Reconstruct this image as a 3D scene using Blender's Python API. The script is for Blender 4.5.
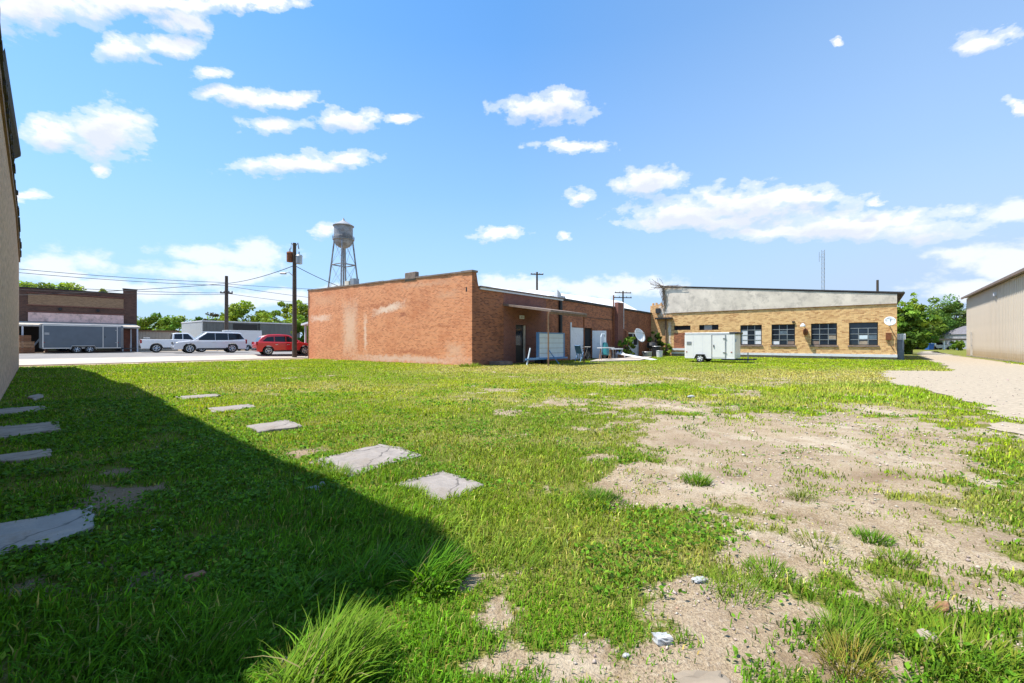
import bpy, bmesh, math, random
import numpy as np
from mathutils import Vector
R = math.radians
random.seed(7)
rng = np.random.default_rng(11)
SC = bpy.context.scene
COL = SC.collection
for _o in list(bpy.data.objects):
    bpy.data.objects.remove(_o)

# ------------------------------------------------------------------ camera, sky, sun, exposure
F, H, CX, HY = 440.0, 1.3, 512.0, 343.0
cam = bpy.data.cameras.new('camera'); cam_o = bpy.data.objects.new('camera', cam); COL.objects.link(cam_o)
cam.sensor_width = 36.0; cam.lens = 36.0 * F / 1024.0
cam.clip_start = 0.05; cam.clip_end = 3000
cam.shift_y = 1.5 / 1024.0
cam_o.location = (0, 0, H); cam_o.rotation_euler = (R(90), 0, 0)
SC.camera = cam_o

SUN_EL, SUN_AZ = 65.5, -92.0            # azimuth clockwise from +Y
sv = Vector((math.sin(R(SUN_AZ)) * math.cos(R(SUN_EL)), math.cos(R(SUN_AZ)) * math.cos(R(SUN_EL)), math.sin(R(SUN_EL))))
sun = bpy.data.lights.new('sun', 'SUN'); sun.energy = 3.8; sun.angle = R(0.5); sun.color = (1.0, 0.955, 0.88)
sun_o = bpy.data.objects.new('sun', sun); COL.objects.link(sun_o)
sun_o.rotation_euler = sv.to_track_quat('Z', 'Y').to_euler(); sun_o.location = (-20, 0, 40)

SC.view_settings.view_transform = 'Standard'; SC.view_settings.look = 'None'
SC.view_settings.gamma = 1.0; SC.view_settings.use_curve_mapping = False
SC.view_settings.exposure = 1.1
SKY_STRENGTH = 0.085
SKY_TINT = (0.58, 1.16, 1.48, 1)

def nn(nt, t, **kw):
    n = nt.nodes.new(t)
    for k, v in kw.items(): setattr(n, k, v)
    return n
def math_node(nt, op, a, b=None, c=None, clamp=False):
    n = nn(nt, 'ShaderNodeMath', operation=op); n.use_clamp = clamp
    for i, v in enumerate((a, b, c)):
        if v is None: continue
        if isinstance(v, (int, float)): n.inputs[i].default_value = v
        else: nt.links.new(v, n.inputs[i])
    return n.outputs[0]
def ramp(nt, fac, stops, interp='LINEAR'):
    n = nn(nt, 'ShaderNodeValToRGB'); cr = n.color_ramp; cr.interpolation = interp
    while len(cr.elements) < len(stops): cr.elements.new(0.5)
    for e, (p, c) in zip(cr.elements, stops):
        e.position = p; e.color = (c[0], c[1], c[2], 1) if not isinstance(c, (int, float)) else (c, c, c, 1)
    nt.links.new(fac, n.inputs[0]); return n.outputs[0]
def mixc(nt, fac, a, b, mode='MIX'):
    n = nn(nt, 'ShaderNodeMix', data_type='RGBA', blend_type=mode)
    for idx, v in ((0, fac), (6, a), (7, b)):
        if isinstance(v, (int, float)): n.inputs[idx].default_value = v
        elif isinstance(v, (tuple, list)): n.inputs[idx].default_value = (v[0], v[1], v[2], 1)
        else: nt.links.new(v, n.inputs[idx])
    return n.outputs[2]

# clouds: centre and half size in the photograph, turned into azimuth / elevation on the sky
CLOUDS = [(40,8,95,24),(150,4,90,15),(240,0,75,9),(135,52,27,15),(172,45,28,12),(182,20,24,14),
 (50,134,36,17),(108,132,40,29),(104,172,12,6),(208,74,20,9),(222,94,24,7),(255,97,40,10),(290,98,26,10),(272,123,28,9),
 (348,122,36,11),(400,122,13,6),(300,165,66,11),(340,160,24,9),(541,110,43,15),(560,103,22,13),(572,147,38,6),
 (648,182,34,14),(690,213,66,14),(748,206,80,19),(800,199,48,9),(700,222,80,10),(848,226,112,15),(780,234,70,8),(580,198,15,7),(498,235,26,6),(565,236,10,4),
 (990,40,36,12),(1016,101,15,8),(870,206,13,4),(835,43,8,3.5),(325,230,10,9),(22,195,22,7)]
THIN = [(205,255,45,9),(255,253,40,14),(220,272,70,12),(60,272,45,20),(120,294,90,9),(250,298,80,8),(516,285,60,8),(610,288,70,10),(965,286,55,10),(1005,212,32,11),(960,252,40,8),(1002,262,58,17),(380,292,70,8)]
w = bpy.data.worlds.new('World'); SC.world = w; w.use_nodes = True
nt = w.node_tree; nt.nodes.clear()
sky = nn(nt, 'ShaderNodeTexSky', sky_type='NISHITA'); sky.sun_disc = False
sky.sun_elevation = R(SUN_EL); sky.sun_rotation = R(SUN_AZ); sky.altitude = 200; sky.air_density = 1.0; sky.dust_density = 0.6; sky.ozone_density = 2.5
tc = nn(nt, 'ShaderNodeTexCoord'); sep = nn(nt, 'ShaderNodeSeparateXYZ'); nt.links.new(tc.outputs['Generated'], sep.inputs[0])
az = math_node(nt, 'ARCTAN2', sep.outputs[0], sep.outputs[1]); el = math_node(nt, 'ARCSINE', sep.outputs[2])
cmb = nn(nt, 'ShaderNodeCombineXYZ'); nt.links.new(az, cmb.inputs[0]); nt.links.new(el, cmb.inputs[1])
nz = nn(nt, 'ShaderNodeTexNoise'); nz.inputs['Scale'].default_value = 9; nz.inputs['Detail'].default_value = 6; nz.inputs['Roughness'].default_value = 0.62
mp = nn(nt, 'ShaderNodeMapping'); mp.inputs['Scale'].default_value = (1, 1.7, 1); nt.links.new(cmb.outputs[0], mp.inputs[0]); nt.links.new(mp.outputs[0], nz.inputs['Vector'])
sub = nn(nt, 'ShaderNodeVectorMath', operation='SUBTRACT'); nt.links.new(nz.outputs['Color'], sub.inputs[0]); sub.inputs[1].default_value = (.5, .5, .5)
mul = nn(nt, 'ShaderNodeVectorMath', operation='MULTIPLY'); nt.links.new(sub.outputs[0], mul.inputs[0]); mul.inputs[1].default_value = (.10, .055, 0)
add = nn(nt, 'ShaderNodeVectorMath', operation='ADD'); nt.links.new(cmb.outputs[0], add.inputs[0]); nt.links.new(mul.outputs[0], add.inputs[1])
def nearest(lst, lift=0.0):
    acc = None
    for (cx, cy, rx, ry) in lst:
        a0 = math.atan2(cx - CX, F); dd = math.hypot(cx - CX, F); e0 = math.atan2(HY - cy, dd)
        ra = rx * F / (dd * dd) * 1.08; re = ry / dd * math.cos(e0) ** 2 * 1.15
        a1 = math.atan2(cx + 1 - CX, F); e1 = math.atan2(HY - cy, math.hypot(cx + 1 - CX, F)); sl_ = (e1 - e0) / (a1 - a0)   # flat cloud bases
        s_ = nn(nt, 'ShaderNodeVectorMath', operation='SUBTRACT'); nt.links.new(add.outputs[0], s_.inputs[0]); s_.inputs[1].default_value = (a0, e0 - lift, 0)
        pa = nn(nt, 'ShaderNodeVectorMath', operation='DOT_PRODUCT'); nt.links.new(s_.outputs[0], pa.inputs[0]); pa.inputs[1].default_value = (1/ra, 0, 0)
        pe = nn(nt, 'ShaderNodeVectorMath', operation='DOT_PRODUCT'); nt.links.new(s_.outputs[0], pe.inputs[0]); pe.inputs[1].default_value = (-sl_/re, 1/re, 0)
        d_ = math_node(nt, 'MULTIPLY_ADD', pa.outputs['Value'], pa.outputs['Value'], math_node(nt, 'MULTIPLY', pe.outputs['Value'], pe.outputs['Value']))
        acc = d_ if acc is None else math_node(nt, 'MINIMUM', acc, d_)
    acc = math_node(nt, 'SQRT', acc)
    return acc
acc = nearest(CLOUDS); acc_up = nearest(CLOUDS, .022); acc2 = nearest(THIN)
nz2 = nn(nt, 'ShaderNodeTexNoise'); nz2.inputs['Scale'].default_value = 22; nz2.inputs['Detail'].default_value = 7; nz2.inputs['Roughness'].default_value = 0.58
nt.links.new(mp.outputs[0], nz2.inputs['Vector'])
wisp = math_node(nt, 'MULTIPLY', math_node(nt, 'SUBTRACT', nz2.outputs['Fac'], .5), 2.3)
q = math_node(nt, 'ADD', math_node(nt, 'SUBTRACT', 1.12, acc), wisp)
d1 = ramp(nt, q, [(0.0, 0.0), (0.30, 0.40), (0.80, 1.0)], 'EASE')
q2 = math_node(nt, 'ADD', math_node(nt, 'SUBTRACT', 1.25, acc2), wisp)
d2 = ramp(nt, q2, [(0.0, 0.0), (0.85, 0.7)], 'EASE')
dens = math_node(nt, 'MAXIMUM', d1, d2)
front = math_node(nt, 'GREATER_THAN', sep.outputs[1], 0.02)
# scattered generic clouds for the half of the sky behind the viewer
nz3 = nn(nt, 'ShaderNodeTexNoise'); nz3.inputs['Scale'].default_value = 3.2; nz3.inputs['Detail'].default_value = 7; nt.links.new(mp.outputs[0], nz3.inputs['Vector'])
gen = ramp(nt, nz3.outputs['Fac'], [(0.58, 0), (0.72, 0.9)])
dens = mixc(nt, front, gen, dens)
hz = ramp(nt, el, [(0.0, 0.95), (0.14, 0.72), (0.32, 0.40), (0.6, 0.12), (0.9, 0.0)])       # pale air near the horizon
tint = mixc(nt, 1.0, sky.outputs[0], SKY_TINT, 'MULTIPLY')
gain = nn(nt, 'ShaderNodeVectorMath', operation='SCALE'); nt.links.new(tint, gain.inputs[0]); gain.inputs['Scale'].default_value = 1.0
hz = math_node(nt, 'ADD', hz, math_node(nt, 'MULTIPLY', ramp(nt, az, [(0.0, 0.0), (0.75, 1.0)]), .26), clamp=True)   # a little more haze away from the sun
air = mixc(nt, hz, gain.outputs[0], (3.1, 4.1, 5.6))
bs = math_node(nt, 'ADD', math_node(nt, 'SUBTRACT', 1.05, acc_up), math_node(nt, 'MULTIPLY', math_node(nt, 'SUBTRACT', nz2.outputs['Fac'], .5), 1.6))
shade = ramp(nt, bs, [(0.0, (6.3, 6.35, 6.5)), (0.75, (4.5, 4.85, 5.6))])
skyc = mixc(nt, dens, air, shade)
bg = nn(nt, 'ShaderNodeBackground'); bg.inputs['Strength'].default_value = SKY_STRENGTH; nt.links.new(skyc, bg.inputs[0])
wo = nn(nt, 'ShaderNodeOutputWorld'); nt.links.new(bg.outputs[0], wo.inputs[0])
w.cycles.sampling_method = 'MANUAL'; w.cycles.sample_map_resolution = 512

# ------------------------------------------------------------------ frames of the place
def unit(v): v = np.array(v, float); return v / np.linalg.norm(v)
U2 = unit((354, 440)); U1 = unit((-440, 354))          # the town grid: along the street, and across it
FP = np.array((-17.06, 36.8))                           # front line of the near side of the street
P0 = np.array((-2.26, 24.9))                            # near corner of the red brick building
PO = np.array((29.4, 33.6))                             # near corner of the tan brick building
def sstep(a, b, x): t = np.clip((np.asarray(x, float) - a) / (b - a), 0, 1); return t * t * (3 - 2 * t)
def hash2(ix, iy, seed):
    n = (ix.astype(np.int64) * 374761393 + iy.astype(np.int64) * 668265263 + seed * 144269504) & 0xffffffff
    n = ((n ^ (n >> 13)) * 1274126177) & 0xffffffff
    return ((n ^ (n >> 16)) & 0xffff) / 65535.0
def vnoise(x, y, s, seed=1, octv=3):
    x = np.asarray(x, float) / s; y = np.asarray(y, float) / s; tot = 0; amp = 1; sm = 0
    for o in range(octv):
        ix = np.floor(x); iy = np.floor(y); fx = x - ix; fy = y - iy
        fx = fx * fx * (3 - 2 * fx); fy = fy * fy * (3 - 2 * fy)
        v = (hash2(ix, iy, seed + o) * (1 - fx) + hash2(ix + 1, iy, seed + o) * fx) * (1 - fy) + (hash2(ix, iy + 1, seed + o) * (1 - fx) + hash2(ix + 1, iy + 1, seed + o) * fx) * fy
        tot = tot + v * amp; sm += amp; amp *= .55; x = x * 2.03 + 17.1; y = y * 2.03 + 9.2
    return tot / sm
def street_d(x, y): return (np.asarray(x) - FP[0]) * U1[0] + (np.asarray(y) - FP[1]) * U1[1]
def street_pt(s, d): return FP + U2 * s + U1 * d
def terrain(x, y):
    x = np.asarray(x, float); y = np.asarray(y, float); r = np.hypot(x, y); d = street_d(x, y)
    bump = (vnoise(x, y, 1.1, 3, 3) - .5) * .07 + (vnoise(x, y, 5, 8, 2) - .5) * .08 * sstep(2, 6, r)
    fade = (1 - sstep(-2, 0, d)) * (1 - sstep(9, 15, r))
    return bump * fade + .35 * sstep(-1, 5, d)
def tz(x, y): return float(terrain(np.array([x]), np.array([y]))[0])
def gp(px, py, z=0.0):
    Y = F * (H - z) / (py - HY); return np.array(((px - CX) / F * Y, Y))
def at(px, py, Y): return Vector(((px - CX) / F * Y, Y, H + (HY - py) / F * Y))

class Wall:
    """a vertical plane: origin, direction along it and outward normal; s = metres along, out = metres in front"""
    def __init__(s, o, d, n): s.o = np.array(o, float); s.d = np.array(d, float); s.n = np.array(n, float)
    def s(w, px, out=0.0):
        o = w.o + w.n * out; r = (px - CX) / F
        return (r * o[1] - o[0]) / (w.d[0] - r * w.d[1])
    def z(w, px, py, out=0.0):
        p = w.o + w.n * out + w.d * w.s(px, out); return H + (HY - py) / F * p[1]
    def p(w, s, out=0.0, z=0.0):
        q = w.o + w.d * s + w.n * out; return (q[0], q[1], z)

# ------------------------------------------------------------------ mesh building
class MB:
    def __init__(s): s.v = []; s.f = []; s.mi = []
    def add(s, vs, fs, m=0):
        b = len(s.v); s.v += [tuple(map(float, v)) for v in vs]; s.f += [tuple(i + b for i in f) for f in fs]; s.mi += [m] * len(fs)
    def hexa(s, c8, m=0):
        s.add(c8, [(0,3,2,1),(4,5,6,7),(0,1,5,4),(1,2,6,5),(2,3,7,6),(3,0,4,7)], m)
    def box(s, c, d, rz=0.0, m=0):
        ca, sa = math.cos(rz), math.sin(rz); o = []
        for dz in (-.5, .5):
            for dx, dy in ((-.5,-.5),(.5,-.5),(.5,.5),(-.5,.5)):
                x, y = dx * d[0], dy * d[1]; o.append((c[0] + ca*x - sa*y, c[1] + sa*x + ca*y, c[2] + dz*d[2]))
        s.hexa(o, m)
    def wbox(s, W, s0, s1, z0, z1, o0, o1, m=0, z1b=None, z0b=None):
        """box on a wall; z1b / z0b = top / bottom at the s1 end"""
        z1b = z1 if z1b is None else z1b; z0b = z0 if z0b is None else z0b
        s.hexa([W.p(s0,o0,z0), W.p(s1,o0,z0b), W.p(s1,o1,z0b), W.p(s0,o1,z0), W.p(s0,o0,z1), W.p(s1,o0,z1b), W.p(s1,o1,z1b), W.p(s0,o1,z1)], m)
    def tube(s, pts, r, n=8, m=0, cap=True):
        pts = [Vector(p) for p in pts]; rr = r if isinstance(r, (list, tuple)) else [r] * len(pts); b = len(s.v)
        up = Vector((0, 0, 1))
        for i, p in enumerate(pts):
            t = (pts[min(i+1, len(pts)-1)] - pts[max(i-1, 0)]).normalized()
            a = t.cross(up) if abs(t.dot(up)) < .95 else t.cross(Vector((1, 0, 0)))
            a.normalize(); c = a.cross(t)
            for k in range(n):
                th = 2*math.pi*k/n; q = p + (a*math.cos(th) + c*math.sin(th)) * rr[i]; s.v.append(tuple(q))
        for i in range(len(pts)-1):
            for k in range(n):
                s.f.append((b+i*n+k, b+i*n+(k+1)%n, b+(i+1)*n+(k+1)%n, b+(i+1)*n+k)); s.mi.append(m)
        if cap:
            s.f.append(tuple(b+k for k in range(n))[::-1]); s.mi.append(m)
            e = b+(len(pts)-1)*n; s.f.append(tuple(e+k for k in range(n))); s.mi.append(m)
    def lathe(s, c, prof, n=24, m=0, axis='z', rz=0.0):
        """prof: (radius, height along axis); closed with caps when the ends have a radius"""
        b = len(s.v); ca, sa = math.cos(rz), math.sin(rz)
        for (r, h) in prof:
            for k in range(n):
                th = 2*math.pi*k/n
                if axis == 'z': s.v.append((c[0]+r*math.cos(th), c[1]+r*math.sin(th), c[2]+h))
                else:
                    x, y, z = r*math.cos(th), h, r*math.sin(th)
                    s.v.append((c[0]+ca*x-sa*y, c[1]+sa*x+ca*y, c[2]+z))
        for i in range(len(prof)-1):
            for k in range(n):
                s.f.append((b+i*n+k, b+i*n+(k+1)%n, b+(i+1)*n+(k+1)%n, b+(i+1)*n+k)); s.mi.append(m)
        if prof[0][0] > 0: s.f.append(tuple(b+k for k in range(n))[::-1]); s.mi.append(m)
        if prof[-1][0] > 0: e = b+(len(prof)-1)*n; s.f.append(tuple(e+k for k in range(n))); s.mi.append(m)
    def prism(s, poly, z0, z1, m=0):
        n = len(poly); b = len(s.v)
        s.v += [(p[0], p[1], z0 if not callable(z0) else z0(p)) for p in poly] + [(p[0], p[1], z1 if not callable(z1) else z1(p)) for p in poly]
        s.f.append(tuple(b+i for i in range(n))[::-1]); s.f.append(tuple(b+n+i for i in range(n))); s.mi += [m, m]
        for i in range(n):
            s.f.append((b+i, b+(i+1)%n, b+n+(i+1)%n, b+n+i)); s.mi.append(m)
    def side_prism(s, poly, hw, m=0):
        """outline in x,z extruded across y; hw = half width, or a function of z"""
        n = len(poly); b = len(s.v); f = hw if callable(hw) else (lambda z: hw)
        for sg in (-1, 1): s.v += [(x, sg*f(z), z) for x, z in poly]
        s.f.append(tuple(b+i for i in range(n))); s.f.append(tuple(b+n+i for i in range(n))[::-1]); s.mi += [m, m]
        for i in range(n):
            s.f.append((b+(i+1)%n, b+i, b+n+i, b+n+(i+1)%n)); s.mi.append(m)
    def build(s, name, mats, parent=None, bevel=0.0, smooth=False, frame=None, seg=1):
        me = bpy.data.meshes.new(name); org = Vector((0, 0, 0))
        if parent is not None and not parent.get('_local'):
            org = Vector(parent.get('_org', (0, 0, 0)))
        me.from_pydata([(v[0]-org.x, v[1]-org.y, v[2]-org.z) for v in s.v], [], s.f)
        bm = bmesh.new(); bm.from_mesh(me); bmesh.ops.recalc_face_normals(bm, faces=bm.faces); bm.to_mesh(me); bm.free()
        mats = mats if isinstance(mats, (list, tuple)) else [mats]
        for mt in mats: me.materials.append(mt)
        if len(mats) > 1: me.polygons.foreach_set('material_index', s.mi)
        uv = me.uv_layers.new(name='UVMap'); me.update()
        for p in me.polygons:
            nrm = p.normal
            if frame is not None: o, d = frame; d3 = Vector((d[0], d[1], 0)); off = Vector((o[0], o[1], 0))
            else:
                d3 = Vector((1, 0, 0)); off = Vector((0, 0, 0))
                if abs(nrm.z) < .7: d3 = Vector((-nrm.y, nrm.x, 0)).normalized()
            pr = Vector((-d3.y, d3.x, 0))
            for li in p.loop_indices:
                c = Vector(me.vertices[me.loops[li].vertex_index].co) + org - off
                if abs(nrm.z) > .7: uv.data[li].uv = (c.dot(d3), c.dot(pr))
                elif abs(nrm.dot(d3)) < .7: uv.data[li].uv = (c.dot(d3), c.z)
                else: uv.data[li].uv = (c.dot(pr), c.z)
        if smooth:
            me.polygons.foreach_set('use_smooth', [True]*len(me.polygons))
            try: me.set_sharp_from_angle(angle=R(40))
            except Exception: pass
        o = bpy.data.objects.new(name, me); COL.objects.link(o)
        if parent is not None:
            o.parent = parent
            if '_org' in parent: o['_org'] = parent['_org']
            if '_local' in parent: o['_local'] = 1
        if bevel > 0:
            b = o.modifiers.new('bevel', 'BEVEL'); b.width = bevel; b.segments = seg; b.limit_method = 'ANGLE'; b.angle_limit = R(35)
        return o
def tag(o, label, cat, group=None, kind=None):
    o['label'] = label; o['category'] = cat
    if group: o['group'] = group
    if kind: o['kind'] = kind
    return o
def thing(name, label, cat, loc=(0, 0, 0), rz=0.0, group=None, local=False):
    o = bpy.data.objects.new(name, None); COL.objects.link(o); o.location = loc; o.rotation_euler = (0, 0, rz)
    o.empty_display_size = .2
    if local: o['_local'] = 1
    else: o['_org'] = tuple(loc)
    return tag(o, label, cat, group)
def copy_tree(o, parent=None):
    c = o.copy(); COL.objects.link(c)
    if parent is not None: c.parent = parent
    for ch in list(o.children): copy_tree(ch, c)
    return c

# ------------------------------------------------------------------ materials
def new_mat(name):
    m = bpy.data.materials.new(name); m.use_nodes = True; nt = m.node_tree; nt.nodes.clear()
    out = nn(nt, 'ShaderNodeOutputMaterial'); b = nn(nt, 'ShaderNodeBsdfPrincipled'); nt.links.new(b.outputs[0], out.inputs[0])
    return m, nt, b, out
def noise(nt, vec, scale, detail=4, rough=.6):
    n = nn(nt, 'ShaderNodeTexNoise'); n.inputs['Scale'].default_value = scale; n.inputs['Detail'].default_value = detail; n.inputs['Roughness'].default_value = rough
    nt.links.new(vec, n.inputs['Vector']); return n.outputs['Fac']
def bump(nt, b, h, strength=.3, dist=.02):
    n = nn(nt, 'ShaderNodeBump'); n.inputs['Strength'].default_value = strength; n.inputs['Distance'].default_value = dist
    nt.links.new(h, n.inputs['Height']); nt.links.new(n.outputs[0], b.inputs['Normal'])
def plain(name, col, rough=.6, metal=0.0, var=.25, scale=3.0, coat=0.0, bmp=0.0, dirt=None):
    m, nt, b, o = new_mat(name); t = nn(nt, 'ShaderNodeTexCoord').outputs['Object']
    f = noise(nt, t, scale, 5)
    c = ramp(nt, f, [(.3, tuple(x*(1-var) for x in col)), (.7, tuple(min(1, x*(1+var*.6)) for x in col))])
    if dirt:
        f2 = noise(nt, t, scale*.7+.9, 7, .7); c = mixc(nt, ramp(nt, f2, [(.5, 0), (.68, .8)]), c, dirt)
    nt.links.new(c, b.inputs['Base Color']); b.inputs['Roughness'].default_value = rough; b.inputs['Metallic'].default_value = metal
    if coat: b.inputs['Coat Weight'].default_value = coat; b.inputs['Coat Roughness'].default_value = .06
    if 'concrete' in name and 'pale' not in name:
        vo = nn(nt, 'ShaderNodeTexVoronoi'); vo.feature = 'DISTANCE_TO_EDGE'; vo.inputs['Scale'].default_value = 1.1
        wv = nn(nt, 'ShaderNodeVectorMath', operation='MULTIPLY_ADD'); wn = nn(nt, 'ShaderNodeTexNoise'); wn.inputs['Scale'].default_value = 5; nt.links.new(t, wn.inputs['Vector'])
        nt.links.new(wn.outputs['Color'], wv.inputs[0]); wv.inputs[1].default_value = (.22, .22, .22); nt.links.new(t, wv.inputs[2]); nt.links.new(wv.outputs[0], vo.inputs['Vector'])
        c = mixc(nt, ramp(nt, vo.outputs['Distance'], [(.004, .85), (.014, 0)]), c, tuple(x*.3 for x in col))
        c = mixc(nt, ramp(nt, noise(nt, t, 1.7, 8, .7), [(.52, 0), (.66, .6)]), c, (.20, .155, .11)); nt.links.new(c, b.inputs['Base Color'])
    if bmp: bump(nt, b, noise(nt, t, scale*12, 3), bmp, .01)
    return m
def brick(name, c1, c2, mortar, bw=.22, bh=.078, stain=None, stain_amt=.6, masks=(), rough=.9):
    """bricks laid in the wall's own metres; masks = (s, z, half s, half z, colour, amount): old patches of mortar and whitewash"""
    m, nt, b, o = new_mat(name); uv = nn(nt, 'ShaderNodeUVMap').outputs[0]
    bt = nn(nt, 'ShaderNodeTexBrick'); nt.links.new(uv, bt.inputs['Vector'])
    bt.inputs['Scale'].default_value = 1; bt.inputs['Brick Width'].default_value = bw; bt.inputs['Row Height'].default_value = bh
    bt.inputs['Mortar Size'].default_value = .009; bt.inputs['Mortar Smooth'].default_value = .2; bt.inputs['Bias'].default_value = 0
    bt.inputs['Color1'].default_value = (0, 0, 0, 1); bt.inputs['Color2'].default_value = (1, 1, 1, 1); bt.inputs['Mortar'].default_value = (.5, .5, .5, 1)
    sp = nn(nt, 'ShaderNodeSeparateColor'); nt.links.new(bt.outputs['Color'], sp.inputs[0])
    f = math_node(nt, 'ADD', math_node(nt, 'MULTIPLY', sp.outputs[0], .75), math_node(nt, 'MULTIPLY', noise(nt, uv, 1.6, 7, .75), .5), clamp=True)
    c = ramp(nt, f, [(.2, c1), (.75, c2)])
    f3 = noise(nt, uv, 5.5, 6, .75)
    c = mixc(nt, ramp(nt, f3, [(.48, 0), (.7, .3)]), c, tuple(x*.55 for x in c1))
    c = mixc(nt, ramp(nt, noise(nt, uv, 7.1, 4, .7), [(.55, 0), (.75, .5)]), c, tuple(min(1, x*1.25+.06) for x in c2))
    c = mixc(nt, bt.outputs['Fac'], c, mortar)
    if stain: c = mixc(nt, ramp(nt, noise(nt, uv, .45, 7, .65), [(.48, 0), (.68, stain_amt)]), c, stain)
    su = nn(nt, 'ShaderNodeSeparateXYZ')
    wob = nn(nt, 'ShaderNodeTexNoise'); wob.inputs['Scale'].default_value = 2.6; wob.inputs['Detail'].default_value = 7; wob.inputs['Roughness'].default_value = .7; nt.links.new(uv, wob.inputs['Vector'])
    wm = nn(nt, 'ShaderNodeVectorMath', operation='MULTIPLY_ADD'); nt.links.new(wob.outputs['Color'], wm.inputs[0]); wm.inputs[1].default_value = (.9, .9, 0); wm.inputs[2].default_value = (-.45, -.45, 0)
    wa = nn(nt, 'ShaderNodeVectorMath', operation='ADD'); nt.links.new(uv, wa.inputs[0]); nt.links.new(wm.outputs[0], wa.inputs[1]); nt.links.new(wa.outputs[0], su.inputs[0])
    spk = noise(nt, uv, 4.5, 8, .85)
    for (s0, z0, hs, hz_, colr, amt, *sl) in masks:
        sl = sl[0] if sl else 0.0
        du = math_node(nt, 'SUBTRACT', su.outputs[0], s0); dz = math_node(nt, 'SUBTRACT', math_node(nt, 'SUBTRACT', su.outputs[1], z0), math_node(nt, 'MULTIPLY', du, sl))
        g = math_node(nt, 'MAXIMUM', math_node(nt, 'DIVIDE', math_node(nt, 'ABSOLUTE', du), hs), math_node(nt, 'DIVIDE', math_node(nt, 'ABSOLUTE', dz), hz_))
        g = math_node(nt, 'SUBTRACT', math_node(nt, 'SUBTRACT', 1.35, g), math_node(nt, 'MULTIPLY', math_node(nt, 'SUBTRACT', spk, .2), 1.9))
        c = mixc(nt, ramp(nt, g, [(0.0, 0), (.55, amt)]), c, colr)
    nt.links.new(c, b.inputs['Base Color']); b.inputs['Roughness'].default_value = rough
    hgt = math_node(nt, 'ADD', math_node(nt, 'MULTIPLY', bt.outputs['Fac'], -.6), noise(nt, uv, 20, 3)); bump(nt, b, hgt, .5, .012)
    return m
def ribbed(name, col, pitch=.3, rough=.45, var=.12, base_rust=None, metal=.0):
    m, nt, b, o = new_mat(name); uv = nn(nt, 'ShaderNodeUVMap').outputs[0]
    su = nn(nt, 'ShaderNodeSeparateXYZ'); nt.links.new(uv, su.inputs[0])
    mpp = nn(nt, 'ShaderNodeMapping'); mpp.inputs['Scale'].default_value = (1, .12, 1); nt.links.new(uv, mpp.inputs[0])
    f = noise(nt, mpp.outputs[0], 3.1, 6, .7)
    c = ramp(nt, f, [(.3, tuple(x*(1-var) for x in col)), (.7, col)])
    if base_rust:
        g = math_node(nt, 'SUBTRACT', math_node(nt, 'MULTIPLY', noise(nt, uv, 1.7, 6, .7), 1.9), su.outputs[1])
        c = mixc(nt, ramp(nt, g, [(0.0, 0), (.7, .75)]), c, base_rust)
    nt.links.new(c, b.inputs['Base Color']); b.inputs['Roughness'].default_value = rough; b.inputs['Metallic'].default_value = metal
    fr = math_node(nt, 'FRACT', math_node(nt, 'DIVIDE', su.outputs[0], pitch))
    rb = ramp(nt, fr, [(0, 0), (.1, 1), (.2, 0), (.55, 0), (.6, .25), (.65, 0)]); bump(nt, b, rb, .8, .04)
    return m
M = {}
BR_L = [(9.5, 3.9, 9, .14, (.36, .11, .05), .5), (3.2, 2.3, 2.6, .12, (.38, .12, .05), .5), (5.5, .75, 3.2, .22, (.42, .13, .06), .6), (12.6, 2.4, 1.5, 3.0, (.74, .48, .33), .8),
        (7.9, 3.62, 2.5, .40, (.80, .58, .44), .95, -.13), (6.2, 3.15, .6, .22, (.33, .10, .05), .8), (10.6, 2.0, .28, 1.9, (.78, .54, .40), .85), (17.0, 3.3, 2.4, .38, (.76, .52, .38), .85),
        (6.0, .25, 9, .34, (.72, .48, .36), .85), (16.5, 4.7, 3, .7, (.66, .36, .21), .5), (4, 4.95, 4, .25, (.66, .40, .26), .45), (1.4, .85, 1.2, .7, (.70, .44, .30), .6), (2.0, 4.2, 1.4, .4, (.66, .38, .24), .45)]
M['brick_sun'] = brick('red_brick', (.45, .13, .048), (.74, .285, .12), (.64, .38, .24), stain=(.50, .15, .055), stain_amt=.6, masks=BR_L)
M['brick_side'] = brick('red_brick_shaded', (.13, .036, .018), (.40, .135, .055), (.26, .15, .10), stain=(.10, .035, .022), stain_amt=.7)  # same red brick with its colours darkened for the unlit side wall
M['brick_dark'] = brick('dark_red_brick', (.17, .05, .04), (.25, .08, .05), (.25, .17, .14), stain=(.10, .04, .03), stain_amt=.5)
M['brick_tan'] = brick('tan_brick', (.42, .19, .065), (.78, .485, .205), (.58, .42, .25), bw=.26, bh=.10, stain=(.50, .27, .10), stain_amt=.4)
M['brick_tan_white'] = brick('tan_brick_whitewashed', (.42, .17, .05), (.74, .42, .16), (.52, .40, .27), stain=(.42, .25, .12), stain_amt=.3,
      masks=[(18.0, 4.6, .55, .75, (.72, .68, .62), .9), (17.3, 2.2, .22, 2.0, (.68, .64, .58), .8)])
M['brick_brown'] = brick('brown_brick', (.085, .043, .030), (.135, .068, .045), (.09, .06, .05), stain=(.05, .03, .028), stain_amt=.6)
M['brick_panel'] = brick('ochre_brown_brick', (.24, .145, .08), (.34, .215, .12), (.22, .15, .10))
M['stucco'] = plain('grey_stucco', (.58, .40, .27), .95, var=.5, scale=7, bmp=1.0, dirt=(.24, .18, .14))
M['plaster'] = plain('weathered_plaster', (.66, .575, .48), .9, var=.2, scale=.9, dirt=(.36, .315, .27))
M['concrete'] = plain('slab_concrete', (.29, .255, .23), .9, var=.3, scale=6, bmp=.6, dirt=(.18, .15, .125))
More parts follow.
